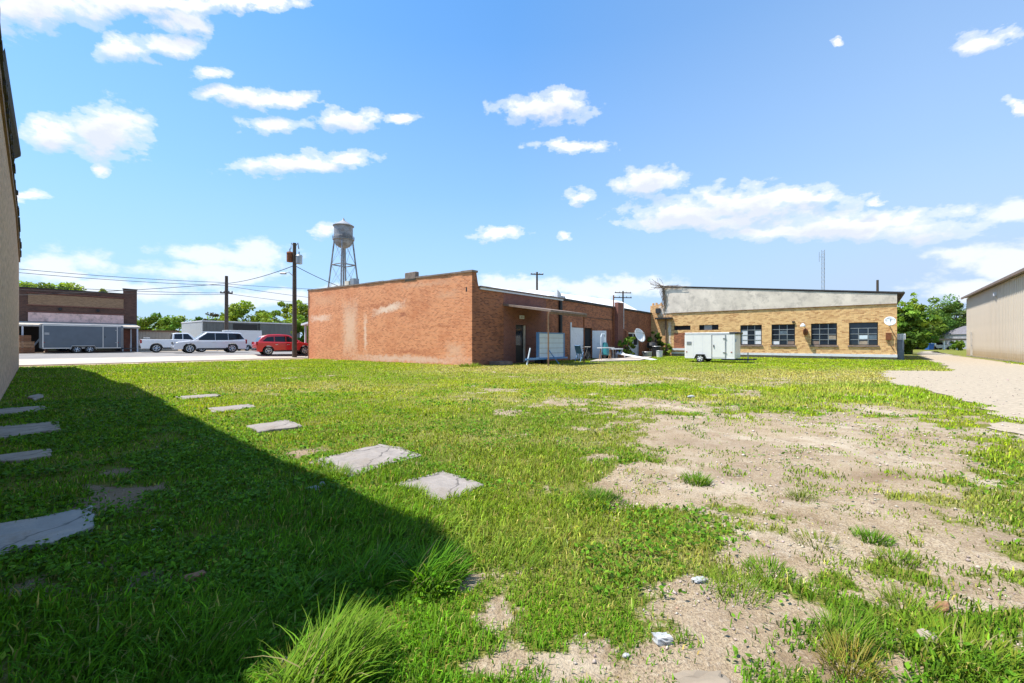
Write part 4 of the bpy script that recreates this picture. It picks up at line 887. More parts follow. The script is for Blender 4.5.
def box_trailer(name, label, loc, rz, L, W, z0, z1, skin, roofm, axles, wr, nose, door, trim=None, group=None, roof_front=None, vents=True):
    """local x forward (towards the hitch), y to the left; door = (x0, x1) on the right hand side"""
    root = thing(name, label, 'trailer', loc, rz, group, local=True); hw = W/2
    mb = MB(); pl = [(-L/2,-hw),(L/2,-hw)] + ([(L/2+nose,-hw*.35),(L/2+nose,hw*.35)] if nose else []) + [(L/2,hw),(-L/2,hw)]
    mb.prism(pl, z0, z1); body = mb.build('body', M[skin], root, bevel=.04, seg=2)
    mb = MB(); pl2 = [(x*1.006, y*1.012) for x, y in pl]; mb.prism(pl2, z1+.003, z1+.07); mb.build('roof', M[roofm], root, bevel=.03, seg=2)
    if roof_front: mb = MB(); mb.box((L/2-.1, 0, z1+.02), (.5, W*1.03, .14)); mb.build('roof_cap', M['black'], root, bevel=.03)
    for sg in (-1, 1):
        xs = axles; r0 = wr + .1
        mb = MB(); x0, x1 = min(xs)-r0, max(xs)+r0; pts = [(x0, wr*.9), (x0+.12, wr*1.9), (x1-.12, wr*1.9), (x1, wr*.9)]
        for (p, q_) in zip(pts, pts[1:]):
            mb.hexa([(p[0],sg*(hw-.05),p[1]),(q_[0],sg*(hw-.05),q_[1]),(q_[0],sg*(hw+.24),q_[1]),(p[0],sg*(hw+.24),p[1]),(p[0],sg*(hw-.05),p[1]+.035),(q_[0],sg*(hw-.05),q_[1]+.035),(q_[0],sg*(hw+.24),q_[1]+.035),(p[0],sg*(hw+.24),p[1]+.035)])
        mb.build('fender', M['black'] if not trim else M['alu'], root)
        for xc in xs: wheel(root, xc, sg*(hw+.11), wr, .2, sg, 'rim' if trim else 'white_paint')
    x0, x1 = door; mb = MB(); mb.box(((x0+x1)/2, -hw-.012, (z0+z1)/2-.02), (x1-x0, .02, (z1-z0)*.9)); dr = mb.build('side_door', M[skin], root, bevel=.006)
    mb = MB()
    for xx in (x0-.03, x1+.03): mb.box((xx, -hw-.014, (z0+z1)/2-.02), (.05, .03, (z1-z0)*.93))
    mb.box(((x0+x1)/2, -hw-.013, z1-.08), (x1-x0, .026, .045)); mb.build('door_frame', M['alu'] if trim else M['steel'], dr)
    mb = MB(); mb.box((x0+.1, -hw-.04, (z0+z1)/2), (.05, .05, .16)); mb.build('latch', M['black'], dr)
    mb = MB()
    for zz in (z0+.25*(z1-z0), z0+.8*(z1-z0)): mb.box((x1-.02, -hw-.035, zz), (.2, .03, .06))
    mb.build('hinge', M['steel'], dr)
    if trim:
        mb = MB(); mb.box((0, -hw-.006, z1-.05), (L*.995, .016, .09)); mb.box((0, -hw-.006, z0+.04), (L*.995, .016, .07)); mb.box((-L/2+.04, -hw-.007, (z0+z1)/2), (.07, .018, z1-z0-.2)); mb.build('edge_trim', M['alu'], root)
    mb = MB(); mb.box((L/2-.5, 0, z0-.06), (L*.0+1.0, .08, .1)); fr = L/2 + nose
    for sg in (-1, 1): mb.tube([(L/2-.2, sg*hw*.8, z0-.06), (fr+.95, 0, z0-.04)], .045, 6)
    tn = mb.build('tongue', M['black'], root)
    mb = MB(); mb.tube([(fr+.6, 0, .06), (fr+.6, 0, z0+.42)], .035, 8); mb.lathe((fr+.6, 0, 0), [(.1,0),(.1,.03)], 10); mb.build('jack', M['steel'], tn)
    mb = MB(); mb.box((fr+1.0, 0, z0-.02), (.2, .1, .1)); mb.build('coupler', M['black'], tn)
    if vents:
        if not trim:
            mb = MB(); xx = L if trim else -L/2 + .55
            while xx < L/2 - .1:
                if not (door[0]-.1 < xx < door[1]+.1): mb.box((xx, -hw-.001, (z0+z1)/2), (.008, .008, (z1-z0)*.9))
                xx += .61
            mb.box((0, -hw-.004, z0+.02), (L*.99, .014, .05)); mb.box((0, -hw-.004, z1-.03), (L*.99, .014, .05)); mb.build('panel_seams', M['white_worn'], root)
        mb = MB(); mb.box((-L/2+.28, -hw-.012, z0+.62*(z1-z0)), (.3, .02, .2)); mb.build('side_vent', M['steel'], root)
        for xx in (-L/2+.12, L/2-.2): mb = MB(); mb.box((xx, -hw-.01, z0+.26*(z1-z0)), (.07, .02, .06)); mb.build('marker_light', M['lamp_red'], root)
        mb = MB(); mb.box((L/2+.008, -hw*.75, z0+.72*(z1-z0)), (.02, .12, .2)); mb.build('front_decal', M['blue'], root)
    mb = MB(); mb.box((-L/2-.02, 0, (z0+z1)/2), (.03, W*.92, (z1-z0)*.92)); mb.build('rear_door', M[skin], root)
    return root
c_ = gp(701, 362.3) + U2*.78; ang = math.atan2(-U1[1], -U1[0])
cx_, cy_ = c_[0] - U1[0]*.52, c_[1] - U1[1]*.52
box_trailer('cargo_trailer', 'small white enclosed cargo trailer parked on the grass by the tan building', (cx_, cy_, tz(cx_, cy_)), ang, 3.14, 1.6, .27, 1.93, 'trailer_white', 'trailer_white', [-.52], .27, 0, (.20, .98), roof_front=True)
p = on_street(81.5, 20.7); box_trailer('cargo_trailer', 'slate grey tandem axle cargo trailer in front of the brown shop', p, HEAD, 5.2, 2.3, .42, 2.55, 'trailer_grey', 'alu', [-.45, .4], .34, .3, (1.35, 2.3), trim=True)
p = on_street(243, 22.5); box_trailer('cargo_trailer', 'plain white box trailer behind the long SUV', p, HEAD + math.pi, 3.4, 2.2, .45, 2.35, 'trailer_white', 'white_paint', [0], .33, .4, (.3, 1.1), vents=False)

# ------------------------------------------------------------------ poles, wires, towers
def utility_pole(label, base, h, r, arm_z, arm_len, arm_dir, group='wooden utility poles', mat='pole_wood', ins=True, arm2=None):
    o = thing('utility_pole', label, 'utility pole', base, group=group)
    mb = MB(); mb.tube([(base[0], base[1], base[2]-.3), (base[0], base[1], base[2]+h*.5), (base[0], base[1], base[2]+h)], [r, r*.88, r*.72], 10); mb.build('pole', M[mat], o, smooth=True)
    for az_, al in ([(arm_z, arm_len)] if arm_len else []) + ([arm2] if arm2 else []):
        mb = MB(); mb.box((base[0], base[1], base[2]+az_), (al, .14, .16), arm_dir); ar = mb.build('cross_arm', M[mat], o)
        if ins:
            for t in (-.46, -.2, .2, .46):
                x, y = base[0]+math.cos(arm_dir)*al*t, base[1]+math.sin(arm_dir)*al*t
                mb = MB(); mb.lathe((x, y, base[2]+az_+.08), [(.05,0),(.09,.05),(.05,.1),(.08,.15),(.03,.2)], 8); mb.build('insulator', M['steel'], ar)
    return o
b1 = on_street(294.5, .9); UP1H = H + (HY-243)/F*b1[1] - b1[2]
up = utility_pole('near utility pole carrying a rusty and a grey transformer beside the red crossover', b1, UP1H, .19, UP1H-.35, 0, R(20))
for sgn, mt, zz, lab in ((-1, 'rust', (252, 262), 'rusty transformer can'), (1, 'steel', (255, 264), 'grey transformer can')):
    px = 294.5 + sgn*4.6; top = at(px, zz[0], b1[1]); bot = at(px, zz[1], b1[1]); hh = top[2]-bot[2]
    mb = MB(); mb.lathe((top[0], top[1], bot[2]), [(.22,0),(.25,.03),(.25,hh-.1),(.28,hh-.1),(.22,hh),(.05,hh+.05)], 16); tr = mb.build('transformer', M[mt], up, smooth=True); tr['label'] = lab
    mb = MB(); mb.tube([(top[0], top[1], top[2]), (top[0], top[1], top[2]+.28)], .05, 8); mb.build('bushing', M['steel'], tr)
    mb = MB(); mb.box(((b1[0]+top[0])/2, b1[1], (top[2]+bot[2])/2), (abs(top[0]-b1[0])*.9, .08, .3)); mb.build('hanger', M['steel'], up)
for px in (291.5, 298):
    t_ = at(px, 243, b1[1]); mb = MB(); mb.tube([(b1[0], b1[1], t_[2]-.4), (t_[0], t_[1], t_[2]), (t_[0]+(px-294.5)*.02, t_[1], t_[2]-.5)], .05, 6); mb.build('cutout', M['steel'], up)
t_ = at(285, 273, b1[1]); mb = MB(); mb.tube([(b1[0], b1[1], t_[2]-.35), (t_[0]+.3, t_[1], t_[2]+.1), tuple(t_)], .035, 6); la = mb.build('lamp_arm', M['steel'], up)
mb = MB(); mb.box((t_[0]-.15, t_[1], t_[2]-.03), (.5, .25, .14)); mb.build('street_lamp_head', M['steel'], la, bevel=.04)
b2 = on_street(226.5, 24.2); utility_pole('slim dark pole across the street behind the long SUV', b2, H+(HY-276)/F*b2[1]-b2[2], .24, H+(HY-293)/F*b2[1]-b2[2], 1.3, R(20), ins=True)
for px, py, Y, lab, al, a2 in ((537, 272, 68, 'cross arm pole rising behind the red brick roof', 2.0, None), (623, 291, 86, 'double arm pole rising behind the white roof', 3.4, True), (877.5, 280, 62, 'short pole top showing above the tan building roof', 0, None)):
    t = at(px, py, Y); utility_pole(lab, (t[0], t[1], 0), t[2], .2, t[2]-.35, al, R(10), arm2=(t[2]-1.3, 3.6) if a2 else None)
def wire(label, pts, r=.022, sag=.0):
    P = []
    for a, b in zip(pts, pts[1:]):
        a, b = Vector(a), Vector(b)
        for k in range(12): t = k/12; q = a.lerp(b, t); q.z -= sag*4*t*(1-t); P.append(q)
    P.append(Vector(pts[-1])); mb = MB(); mb.tube(P, r, 5); o = mb.build('power_line', M['black']); tag(o, label, 'power line', 'power lines along the street')
def sp(px, py, d):
    Wk = Wall(street_pt(0, d), U2, -U1); s_ = Wk.s(px); q = street_pt(s_, d); return Vector((q[0], q[1], Wk.z(px, py)))
wire('topmost wire from the slim dark pole leftwards over the brown shop', [sp(-90, 258, 23.6), sp(226, 282.5, 23.6)], .026, .3)
wire('second highest wire from the slim dark pole leftwards over the brown shop', [sp(-90, 262, 24.2), sp(226, 285.5, 24.2)], .026, .3)
wire('third wire down leftwards of the slim dark pole', [sp(-90, 277, 23.8), sp(226, 293, 23.8)], .026, .3)
wire('lowest wire crossing in front of the brown shop parapet', [sp(-90, 283, 24.4), sp(226, 294.5, 24.4)], .024, .3)
wire('wire slanting up from the slim dark pole to the near utility pole', [sp(-90, 298, 24.4), sp(226, 283.5, 24.2), at(293, 266, b1[1])], .03, .25)
wire('upper wire running right from the slim dark pole behind the near pole', [sp(227, 284, 24.2), sp(340, 290, 24.2)], .024, .1)
wire('middle wire running right from the slim dark pole behind the near pole', [sp(227, 286, 24.4), sp(340, 301, 24.4)], .026, .1)
wire('lower wire running right from the slim dark pole behind the near pole', [sp(227, 293.5, 23.8), sp(340, 307, 23.8)], .024, .1)
wire('service wire falling from the near utility pole to the brick roof', [at(295.5, 266, b1[1]), Vector(WBL.p(16.5, -3, 5.6))], .026, .15)

def water_tower():
    Y = 130.0; k = Y/F; c = at(343.5, HY, Y); X = c[0]; zz = lambda py: H + (HY-py)*k
    o = thing('water_tower', 'old grey water tower on slender legs behind the red brick building', 'water tower', (X, Y, 0))
    r = 8.9*k
    mb = MB(); prof = [(.4, zz(249)-0)]
    for j in range(1, 9): t = j/8*math.pi/2; prof.append((r*math.sin(t), zz(240) - (zz(240)-zz(248.5))*math.cos(t)))
    prof += [(r, zz(226.5))]
    mb.lathe((X, Y, 0), prof, 28); mb.build('tank', M['tank'], o, smooth=True)
    mb = MB(); mb.lathe((X, Y, 0), [(r*1.12, zz(226.6)), (r*1.14, zz(226)), (r*.5, zz(222.4)), (.5, zz(220.8)), (.3, zz(219.5)), (.12, zz(218))], 28); mb.build('roof', M['tank'], o, smooth=True)
    mb = MB(); mb.lathe((X, Y, 0), [(r*1.0, zz(240.2)), (r*1.16, zz(240.2)), (r*1.16, zz(239.6)), (r*1.0, zz(239.6))], 28)
    bal = mb.build('balcony', M['tank'], o)
    mb = MB()
    for j in range(20):
        th = 2*math.pi*j/20; mb.tube([(X+r*1.14*math.cos(th), Y+r*1.14*math.sin(th), zz(239.6)), (X+r*1.14*math.cos(th), Y+r*1.14*math.sin(th), zz(236.8))], .06, 4)
    for q_ in (236.8, 238): mb.tube([(X+r*1.14*math.cos(2*math.pi*j/28), Y+r*1.14*math.sin(2*math.pi*j/28), zz(q_)) for j in range(29)], .06, 4)
    mb.build('railing', M['tank'], bal)
    legs = []
    for th in (R(12), R(102), R(192), R(282)):
        a = Vector((X+r*.98*math.cos(th), Y+r*.98*math.sin(th), zz(241))); rb = r*.98 + (zz(241))*.118
        b = Vector((X+rb*math.cos(th), Y+rb*math.sin(th), 0)); legs.append((a, b))
        mb = MB(); mb.tube([a, b], .24, 8); mb.build('leg', M['tank'], o)
    for q_ in (265, 290, 316):
        t = (zz(241)-zz(q_))/zz(241); mb = MB(); pp = [a.lerp(b, t) for a, b in legs]
        mb.tube(pp + [pp[0]], .18, 6); mb.build('ring_strut', M['tank'], o)
    mb = MB(); lv = [241, 265, 290, 316]
    for u, v in zip(lv, lv[1:]):
        t0 = (zz(241)-zz(u))/zz(241); t1 = (zz(241)-zz(v))/zz(241)
        for i in range(4):
            a0, b0 = legs[i]; a1, b1_ = legs[(i+1)%4]; mb.tube([a0.lerp(b0, t0), a1.lerp(b1_, t1)], .045, 4); mb.tube([a1.lerp(b1_, t0), a0.lerp(b0, t1)], .045, 4)
    mb.build('tie_rods', M['tank'], o)
    mb = MB(); mb.tube([(X, Y, 0), (X, Y, zz(248))], .26, 10); mb.build('riser_pipe', M['tank'], o)
water_tower()
def radio_mast():
    t = at(823.5, 250, 82); o = thing('radio_mast', 'thin lattice radio mast rising behind the tan building', 'mast', (t[0], t[1], 0)); n = 22; h = t[2]; r = .3
    mb = MB(); cs = [(t[0]+r*math.cos(a), t[1]+r*math.sin(a)) for a in (R(30), R(150), R(270))]
    for (x, y) in cs: mb.tube([(x, y, 0), (x, y, h)], .03, 5)
    o2 = mb.build('mast_legs', M['steel'], o); mb = MB()
    for j in range(n):
        for i in range(3):
            a, b = cs[i], cs[(i+1)%3]; mb.tube([(a[0], a[1], h*j/n), (b[0], b[1], h*(j+1)/n)], .02, 4); mb.tube([(a[0], a[1], h*j/n), (b[0], b[1], h*j/n)], .016, 4)
    mb.build('lattice', M['steel'], o)
    mb = MB(); mb.tube([(t[0]-.8, t[1], h-.4), (t[0]-.8, t[1], h-2.2)], .04, 5); mb.tube([(t[0]-.8, t[1], h-1.3), (t[0], t[1], h-1.3)], .03, 5); mb.build('antenna', M['steel'], o)
radio_mast()

# ------------------------------------------------------------------ trees
def leaves_mesh(name, P, size, nrm, cols, parent, mat='leaf'):
    n = len(P); a = np.cross(nrm, rng.normal(size=(n, 3))); a /= np.linalg.norm(a, axis=1, keepdims=True) + 1e-9; b = np.cross(nrm, a)
    s = size[:, None]; v = np.stack([P + a*s, P + b*s*.55, P - a*s, P - b*s*.55], 1).reshape(-1, 3)
    org = np.array(parent.get('_org', (0, 0, 0))); v = v - org
    me = bpy.data.meshes.new(name); me.vertices.add(4*n); me.vertices.foreach_set('co', v.astype(np.float32).ravel())
    me.loops.add(4*n); me.loops.foreach_set('vertex_index', np.arange(4*n, dtype=np.int32)); me.polygons.add(n)
    me.polygons.foreach_set('loop_start', np.arange(0, 4*n, 4, dtype=np.int32)); me.polygons.foreach_set('loop_total', np.full(n, 4, np.int32))
    me.update(calc_edges=True); at_ = me.color_attributes.new('tint', 'FLOAT_COLOR', 'POINT')
    c4 = np.concatenate([np.repeat(cols, 4, 0), np.ones((4*n, 1))], 1); at_.data.foreach_set('color', c4.astype(np.float32).ravel())
    me.materials.append(M[mat]); o = bpy.data.objects.new(name, me); COL.objects.link(o); o.parent = parent; return o
def tree(label, x, y, h, rad, base=.25, n=4500, leaf=.28, col=(.07, .13, .025), dense=1.0, group='trees around the lot', nclump=36, name='leafy_tree', var=.55, squash=1.0, trunk_h=None):
    z0 = tz(x, y) if math.hypot(x, y) < 90 else float(.35 if street_d(x, y) > 5 else 0)
    o = thing(name, label, 'tree', (x, y, z0), group=group); zc = z0 + h*(base + (1-base)/2); rz_ = h*(1-base)/2*squash
    mb = MB(); th = h*base + rz_*.9; lx, ly = rng.normal(0, .15, 2)
    mb.tube([(x, y, z0-.3), (x+lx*.5, y+ly*.5, z0+th*.5), (x+lx, y+ly, z0+th)], [h*.028+.05, h*.02+.04, h*.01+.02], 8)
    cl = []
    for k in range(nclump):
        d = rng.normal(size=3); d /= np.linalg.norm(d); q = rng.uniform(.35, 1.0) ** .6
        sc = 1 + .22*math.sin(3*math.atan2(d[1], d[0]) + x) + rng.normal(0, .1)
        cl.append(np.array((x + d[0]*rad*q*sc, y + d[1]*rad*q*sc, zc + d[2]*rz_*q)))
    for k in range(7):
        c = cl[k*5 % nclump]; s = z0 + th*rng.uniform(.5, .95)
        mb.tube([(x+lx*.7, y+ly*.7, s), ((x+c[0])/2, (y+c[1])/2, (s+c[2])/2+.2), tuple(c)], [h*.011+.02, h*.007+.015, .02], 6)
    mb.build('trunk', M['bark'], o, smooth=True)
    per = n // nclump; P = []; C = []; N = []
    for c in cl:
        cr = rad*rng.uniform(.15, .36); p = rng.normal(size=(per, 3)); p /= np.linalg.norm(p, axis=1, keepdims=True); p *= (rng.uniform(.2, 1, (per, 1)) ** .5)*cr; p[:, 2] *= .7
        P.append(c + p); tone = 1 + rng.normal(0, var*.5); hue = rng.normal(0, .12)
        cc = np.array(col)*tone*np.array((1 + hue, 1, 1 - hue)); C.append(np.clip(cc*(1 + rng.normal(0, .22, (per, 1))), .008, .5))
        nr = p/ (np.linalg.norm(p, axis=1, keepdims=True)+1e-6) + rng.normal(0, .7, (per, 3)) + (0, 0, .4); N.append(nr/np.linalg.norm(nr, axis=1, keepdims=True))
    P = np.concatenate(P); C = np.concatenate(C); N = np.concatenate(N)
    leaves_mesh('crown', P, rng.uniform(.5, 1.2, len(P))*leaf, N, C, o)
    return o
def tree_px(label, px, ytop, Y, rpx, **kw):
    t = at(px, ytop, Y); return tree(label, t[0], Y, t[2] - .1, rpx/F*Y, **kw)
LG, MG, DG, YG = (.22, .32, .035), (.155, .25, .03), (.085, .15, .024), (.26, .33, .04)
tree_px('bright green tree showing over the left end of the brown shop', 42, 276, 66, 30, base=.35, col=LG, n=5200)
tree_px('bright green tree top in the middle of the brown shop roofline', 72, 281, 70, 13, base=.4, col=LG, n=2200, nclump=24)
tree_px('small sprig of tree behind the brown shop parapet near its right end', 99, 288, 70, 8, base=.5, col=YG, n=900, nclump=14)
tree_px('rounded tree behind the low beige shed, next to the brown shop', 150, 315, 88, 17, base=.15, col=MG)
tree_px('rounded tree behind the low beige shed, next to the warehouse', 178, 317, 86, 15, base=.15, col=MG, n=3500)
tree_px('dark tree just left of the slim pole', 206, 319, 95, 14, base=.15, col=DG, n=3000)
tree_px('brownish thin tree behind the warehouse end wall', 209, 313, 110, 9, base=.3, col=(.10, .085, .04), n=1200, nclump=20)
tree_px('big light green tree behind the warehouse, right of the slim pole', 247, 303, 84, 23, base=.2, col=LG, n=5200)
tree_px('light green tree behind the near utility pole', 290, 302, 80, 22, base=.15, col=LG, n=5000)
tree_px('dense low tree between the red crossover and the brick wall', 304, 322, 62, 10, base=.05, col=MG, n=3000)
for k, (px, yt, Y, r_) in enumerate(((120, 312, 125, 24), (165, 318, 120, 22), (225, 314, 118, 20), (270, 312, 122, 22))):
    tree_px(['far tree seen in the gap right of the brown shop','far tree behind the low beige shed','far tree behind the slim pole','far tree behind the grey-green warehouse'][k], px, yt, Y, r_, base=.1, col=MG, n=2500, leaf=.4)
tree_px('large spreading green tree beside the tan brick building corner', 910, 301, 52, 18, base=.05, col=MG, n=9000, leaf=.24, nclump=70)
tree_px('tall sparse tree with thin twigs above the tan building corner', 905, 288, 58, 14, base=.35, col=LG, n=420, nclump=26, leaf=.3)
tree_px('pale green tall tree in the middle of the gap on the right', 932, 295, 102, 24, base=.1, col=(.14, .23, .045), n=8500, nclump=70)
tree_px('olive brown tree behind the large spreading tree', 941, 312, 108, 15, base=.05, col=(.085, .085, .04), n=3800)
tree_px('airy pale tree reaching towards the metal building', 955, 300, 106, 12, base=.3, col=(.15, .21, .08), n=1500, nclump=26, leaf=.34)
tree_px('dark green tree directly beside the metal building corner', 962, 317, 112, 16, base=.1, col=DG, n=4000)
tree_px('far dark tree behind the carport house', 935, 322, 120, 26, base=.05, col=DG, n=3500, leaf=.45)
tree_px('far tree partly hidden by the tan metal building', 985, 308, 118, 26, base=.05, col=MG, n=3500, leaf=.45)
tree_px('round clipped bush in front of the carport house', 958, 340, 76, 5, base=.0, col=MG, n=1200, nclump=20, name='round_bush')
tree_px('undergrowth bush at the foot of the large spreading tree', 906, 331, 50, 9, base=.0, col=DG, n=2500, nclump=26, name='wild_bush')

# ---- carport house at the end of the drive
hY = 84.0; k_ = hY/F; hx = lambda px: (px-CX)*k_; hz = lambda py: H + (HY-py)*k_
ho = thing('carport_house', 'low house with an open carport at the far end of the drive', 'house', (hx(947), hY, 0))
mb = MB(); mb.box((hx(946), hY+3, hz(339.5)), (hx(966)-hx(928), 7, .35)); mb.build('carport_roof', M['coping'], ho)
for px in (931, 943, 956): mb = MB(); mb.box((hx(px), hY-.2, hz(345)), (.2, .2, hz(340.4)-hz(349.8))); mb.build('carport_post', M['white_worn'], ho)
mb = MB(); mb.box((hx(948), hY+6.8, hz(345)), (hx(972)-hx(924), .3, hz(340.4)-hz(350.2))); mb.build('back_wall', M['dark'], ho)  # near-black colour stands in for the shade inside the carport
hx9 = lambda px: (px-CX)/F*(hY+12)
mb = MB(); mb.prism([(hx9(957), hY+8), (hx9(990), hY+8), (hx9(990), hY+16), (hx9(957), hY+16)], 0, 3.2); mb.build('house_wall', plain('grey_siding', (.34, .33, .36), .8), ho)
mb = MB(); mb.hexa([(hx9(956),hY+7.5,3.2),(hx9(992),hY+7.5,3.2),(hx9(992),hY+16,3.2),(hx9(956),hY+16,3.2),(hx9(964),hY+11.5,5.0),(hx9(988),hY+11.5,5.3),(hx9(988),hY+12,5.3),(hx9(964),hY+12,5.0)]); mb.build('roof', plain('grey_shingles', (.17, .16, .18), .9), ho)
v0 = thing('parked_car', 'white car under the far carport', 'car', (hx(948.5), hY+2.2, .02), 0, local=True)
mb = MB(); mb.side_prism([(-2.1,.3),(-2.15,.85),(-1.5,.95),(1.0,.92),(2.0,.8),(2.15,.5),(2.1,.3)], .88); mb.build('body', M['car_white'], v0, bevel=.05)
mb = MB(); mb.side_prism([(-1.6,.94),(-1.1,1.4),(.3,1.42),(1.05,.92)], lambda z: .84-.2*max(0,(z-.93))/.5); mb.build('cabin', M['glass'], v0, bevel=.04)
for xx in (-1.35, 1.35):
    for sg in (-1, 1):
        mb = MB(); mb.lathe((xx, sg*.78, .32), [(.32,-.1),(.32,.1)], 16, axis='y'); mb.build('wheel', M['rubber'], v0)
c = gp(929, 350.3); bn = thing('wheelie_bin', 'blue wheeled rubbish bin by the far end of the drive', 'bin', (c[0], c[1], 0))
mb = MB(); mb.hexa([(c[0]-.42,c[1]-.42,.08),(c[0]+.42,c[1]-.42,.08),(c[0]+.42,c[1]+.42,.08),(c[0]-.42,c[1]+.42,.08),(c[0]-.52,c[1]-.52,1.1),(c[0]+.52,c[1]-.52,1.1),(c[0]+.52,c[1]+.52,1.1),(c[0]-.52,c[1]+.52,1.1)]); mb.build('body', M['blue_bin'], bn, bevel=.04)
mb = MB(); mb.box((c[0], c[1], 1.16), (1.1, 1.12, .1)); mb.build('lid', M['blue_bin'], bn, bevel=.03)
c = gp(934.2, 349.8); mbx = thing('mailbox', 'small white mailbox on a post near the blue bin', 'mailbox', (c[0], c[1], 0))
mb = MB(); mb.tube([(c[0],c[1],-.1),(c[0],c[1],.95)], .06, 8); mb.build('post', M['wood_brown'], mbx)
mb = MB(); mb.box((c[0], c[1], 1.1), (.5, .4, .35)); mb.build('box', M['white_paint'], mbx, bevel=.08, seg=3)

# ------------------------------------------------------------------ things by the brick building
def portable_sign():
    W2 = Wall(WBR.o + WBR.n*2.0, U2, -U1); a, b = W2.s(538.5), W2.s(564); z0, z1 = W2.z(551, 358), W2.z(551, 333)
    o = thing('portable_sign', 'blank white letter board in a blue frame on a blue trailer', 'sign', W2.p((a+b)/2, 0, 0))
    mb = MB(); mb.wbox(W2, a+.05, b-.05, z0+.05, z1-.05, -.12, .0); mb.build('sign_face', M['sign_face'], o)
    mb = MB()
    for x0, x1 in ((a-.03, a+.05), (b-.05, b+.03)): mb.wbox(W2, x0, x1, z0-.03, z1+.03, -.15, .04)
    for q_, r_ in ((z0-.03, z0+.05), (z1-.05, z1+.03)): mb.wbox(W2, a+.051, b-.051, q_, r_, -.15, .039)
    mb.build('frame', M['blue'], o)
    mb = MB()
    for k in range(1, 5): zz = z0 + (z1-z0)*k/5; mb.wbox(W2, a+.05, b-.05, zz-.012, zz+.012, .001, .02)
    mb.build('letter_rails', M['steel'], o)
    mb = MB()
    a2 = W2.s(527, .2); mb.wbox(W2, a2, b+.2, .30, .40, .05, .16); mb.wbox(W2, a, b+.2, .30, .40, -.9, -.8); mb.wbox(W2, b+.1, b+.2, .3, .4, -.79, .04); mb.wbox(W2, a+.0, a+.1, .3, .4, -.79, .04)
    mb.tube([W2.p(a+.02,-.05,.4), W2.p(a+.02,-.05,z0)], .04, 6); mb.tube([W2.p(b-.02,-.05,.4), W2.p(b-.02,-.05,z0)], .04, 6)
    mb.tube([W2.p(a+.9,.1,.9), W2.p(a+1.35,.6,.0)], .035, 6)
    mb.build('trailer_frame', M['blue'], o)
    mb = MB(); mb.tube([W2.p(a2+.1,.1,-.02), W2.p(a2+.45,.1,1.0)], .045, 6); mb.build('jack', M['sign_face'], o)
    for k in (.5, 1.1):
        mb = MB(); c = W2.p(a+k, -.4, .24); mb.lathe(c, [(.14,-.09),(.24,-.09),(.24,.09),(.14,.09)], 16, axis='y', rz=HEAD); mb.build('wheel', M['rubber'], o)
portable_sign()
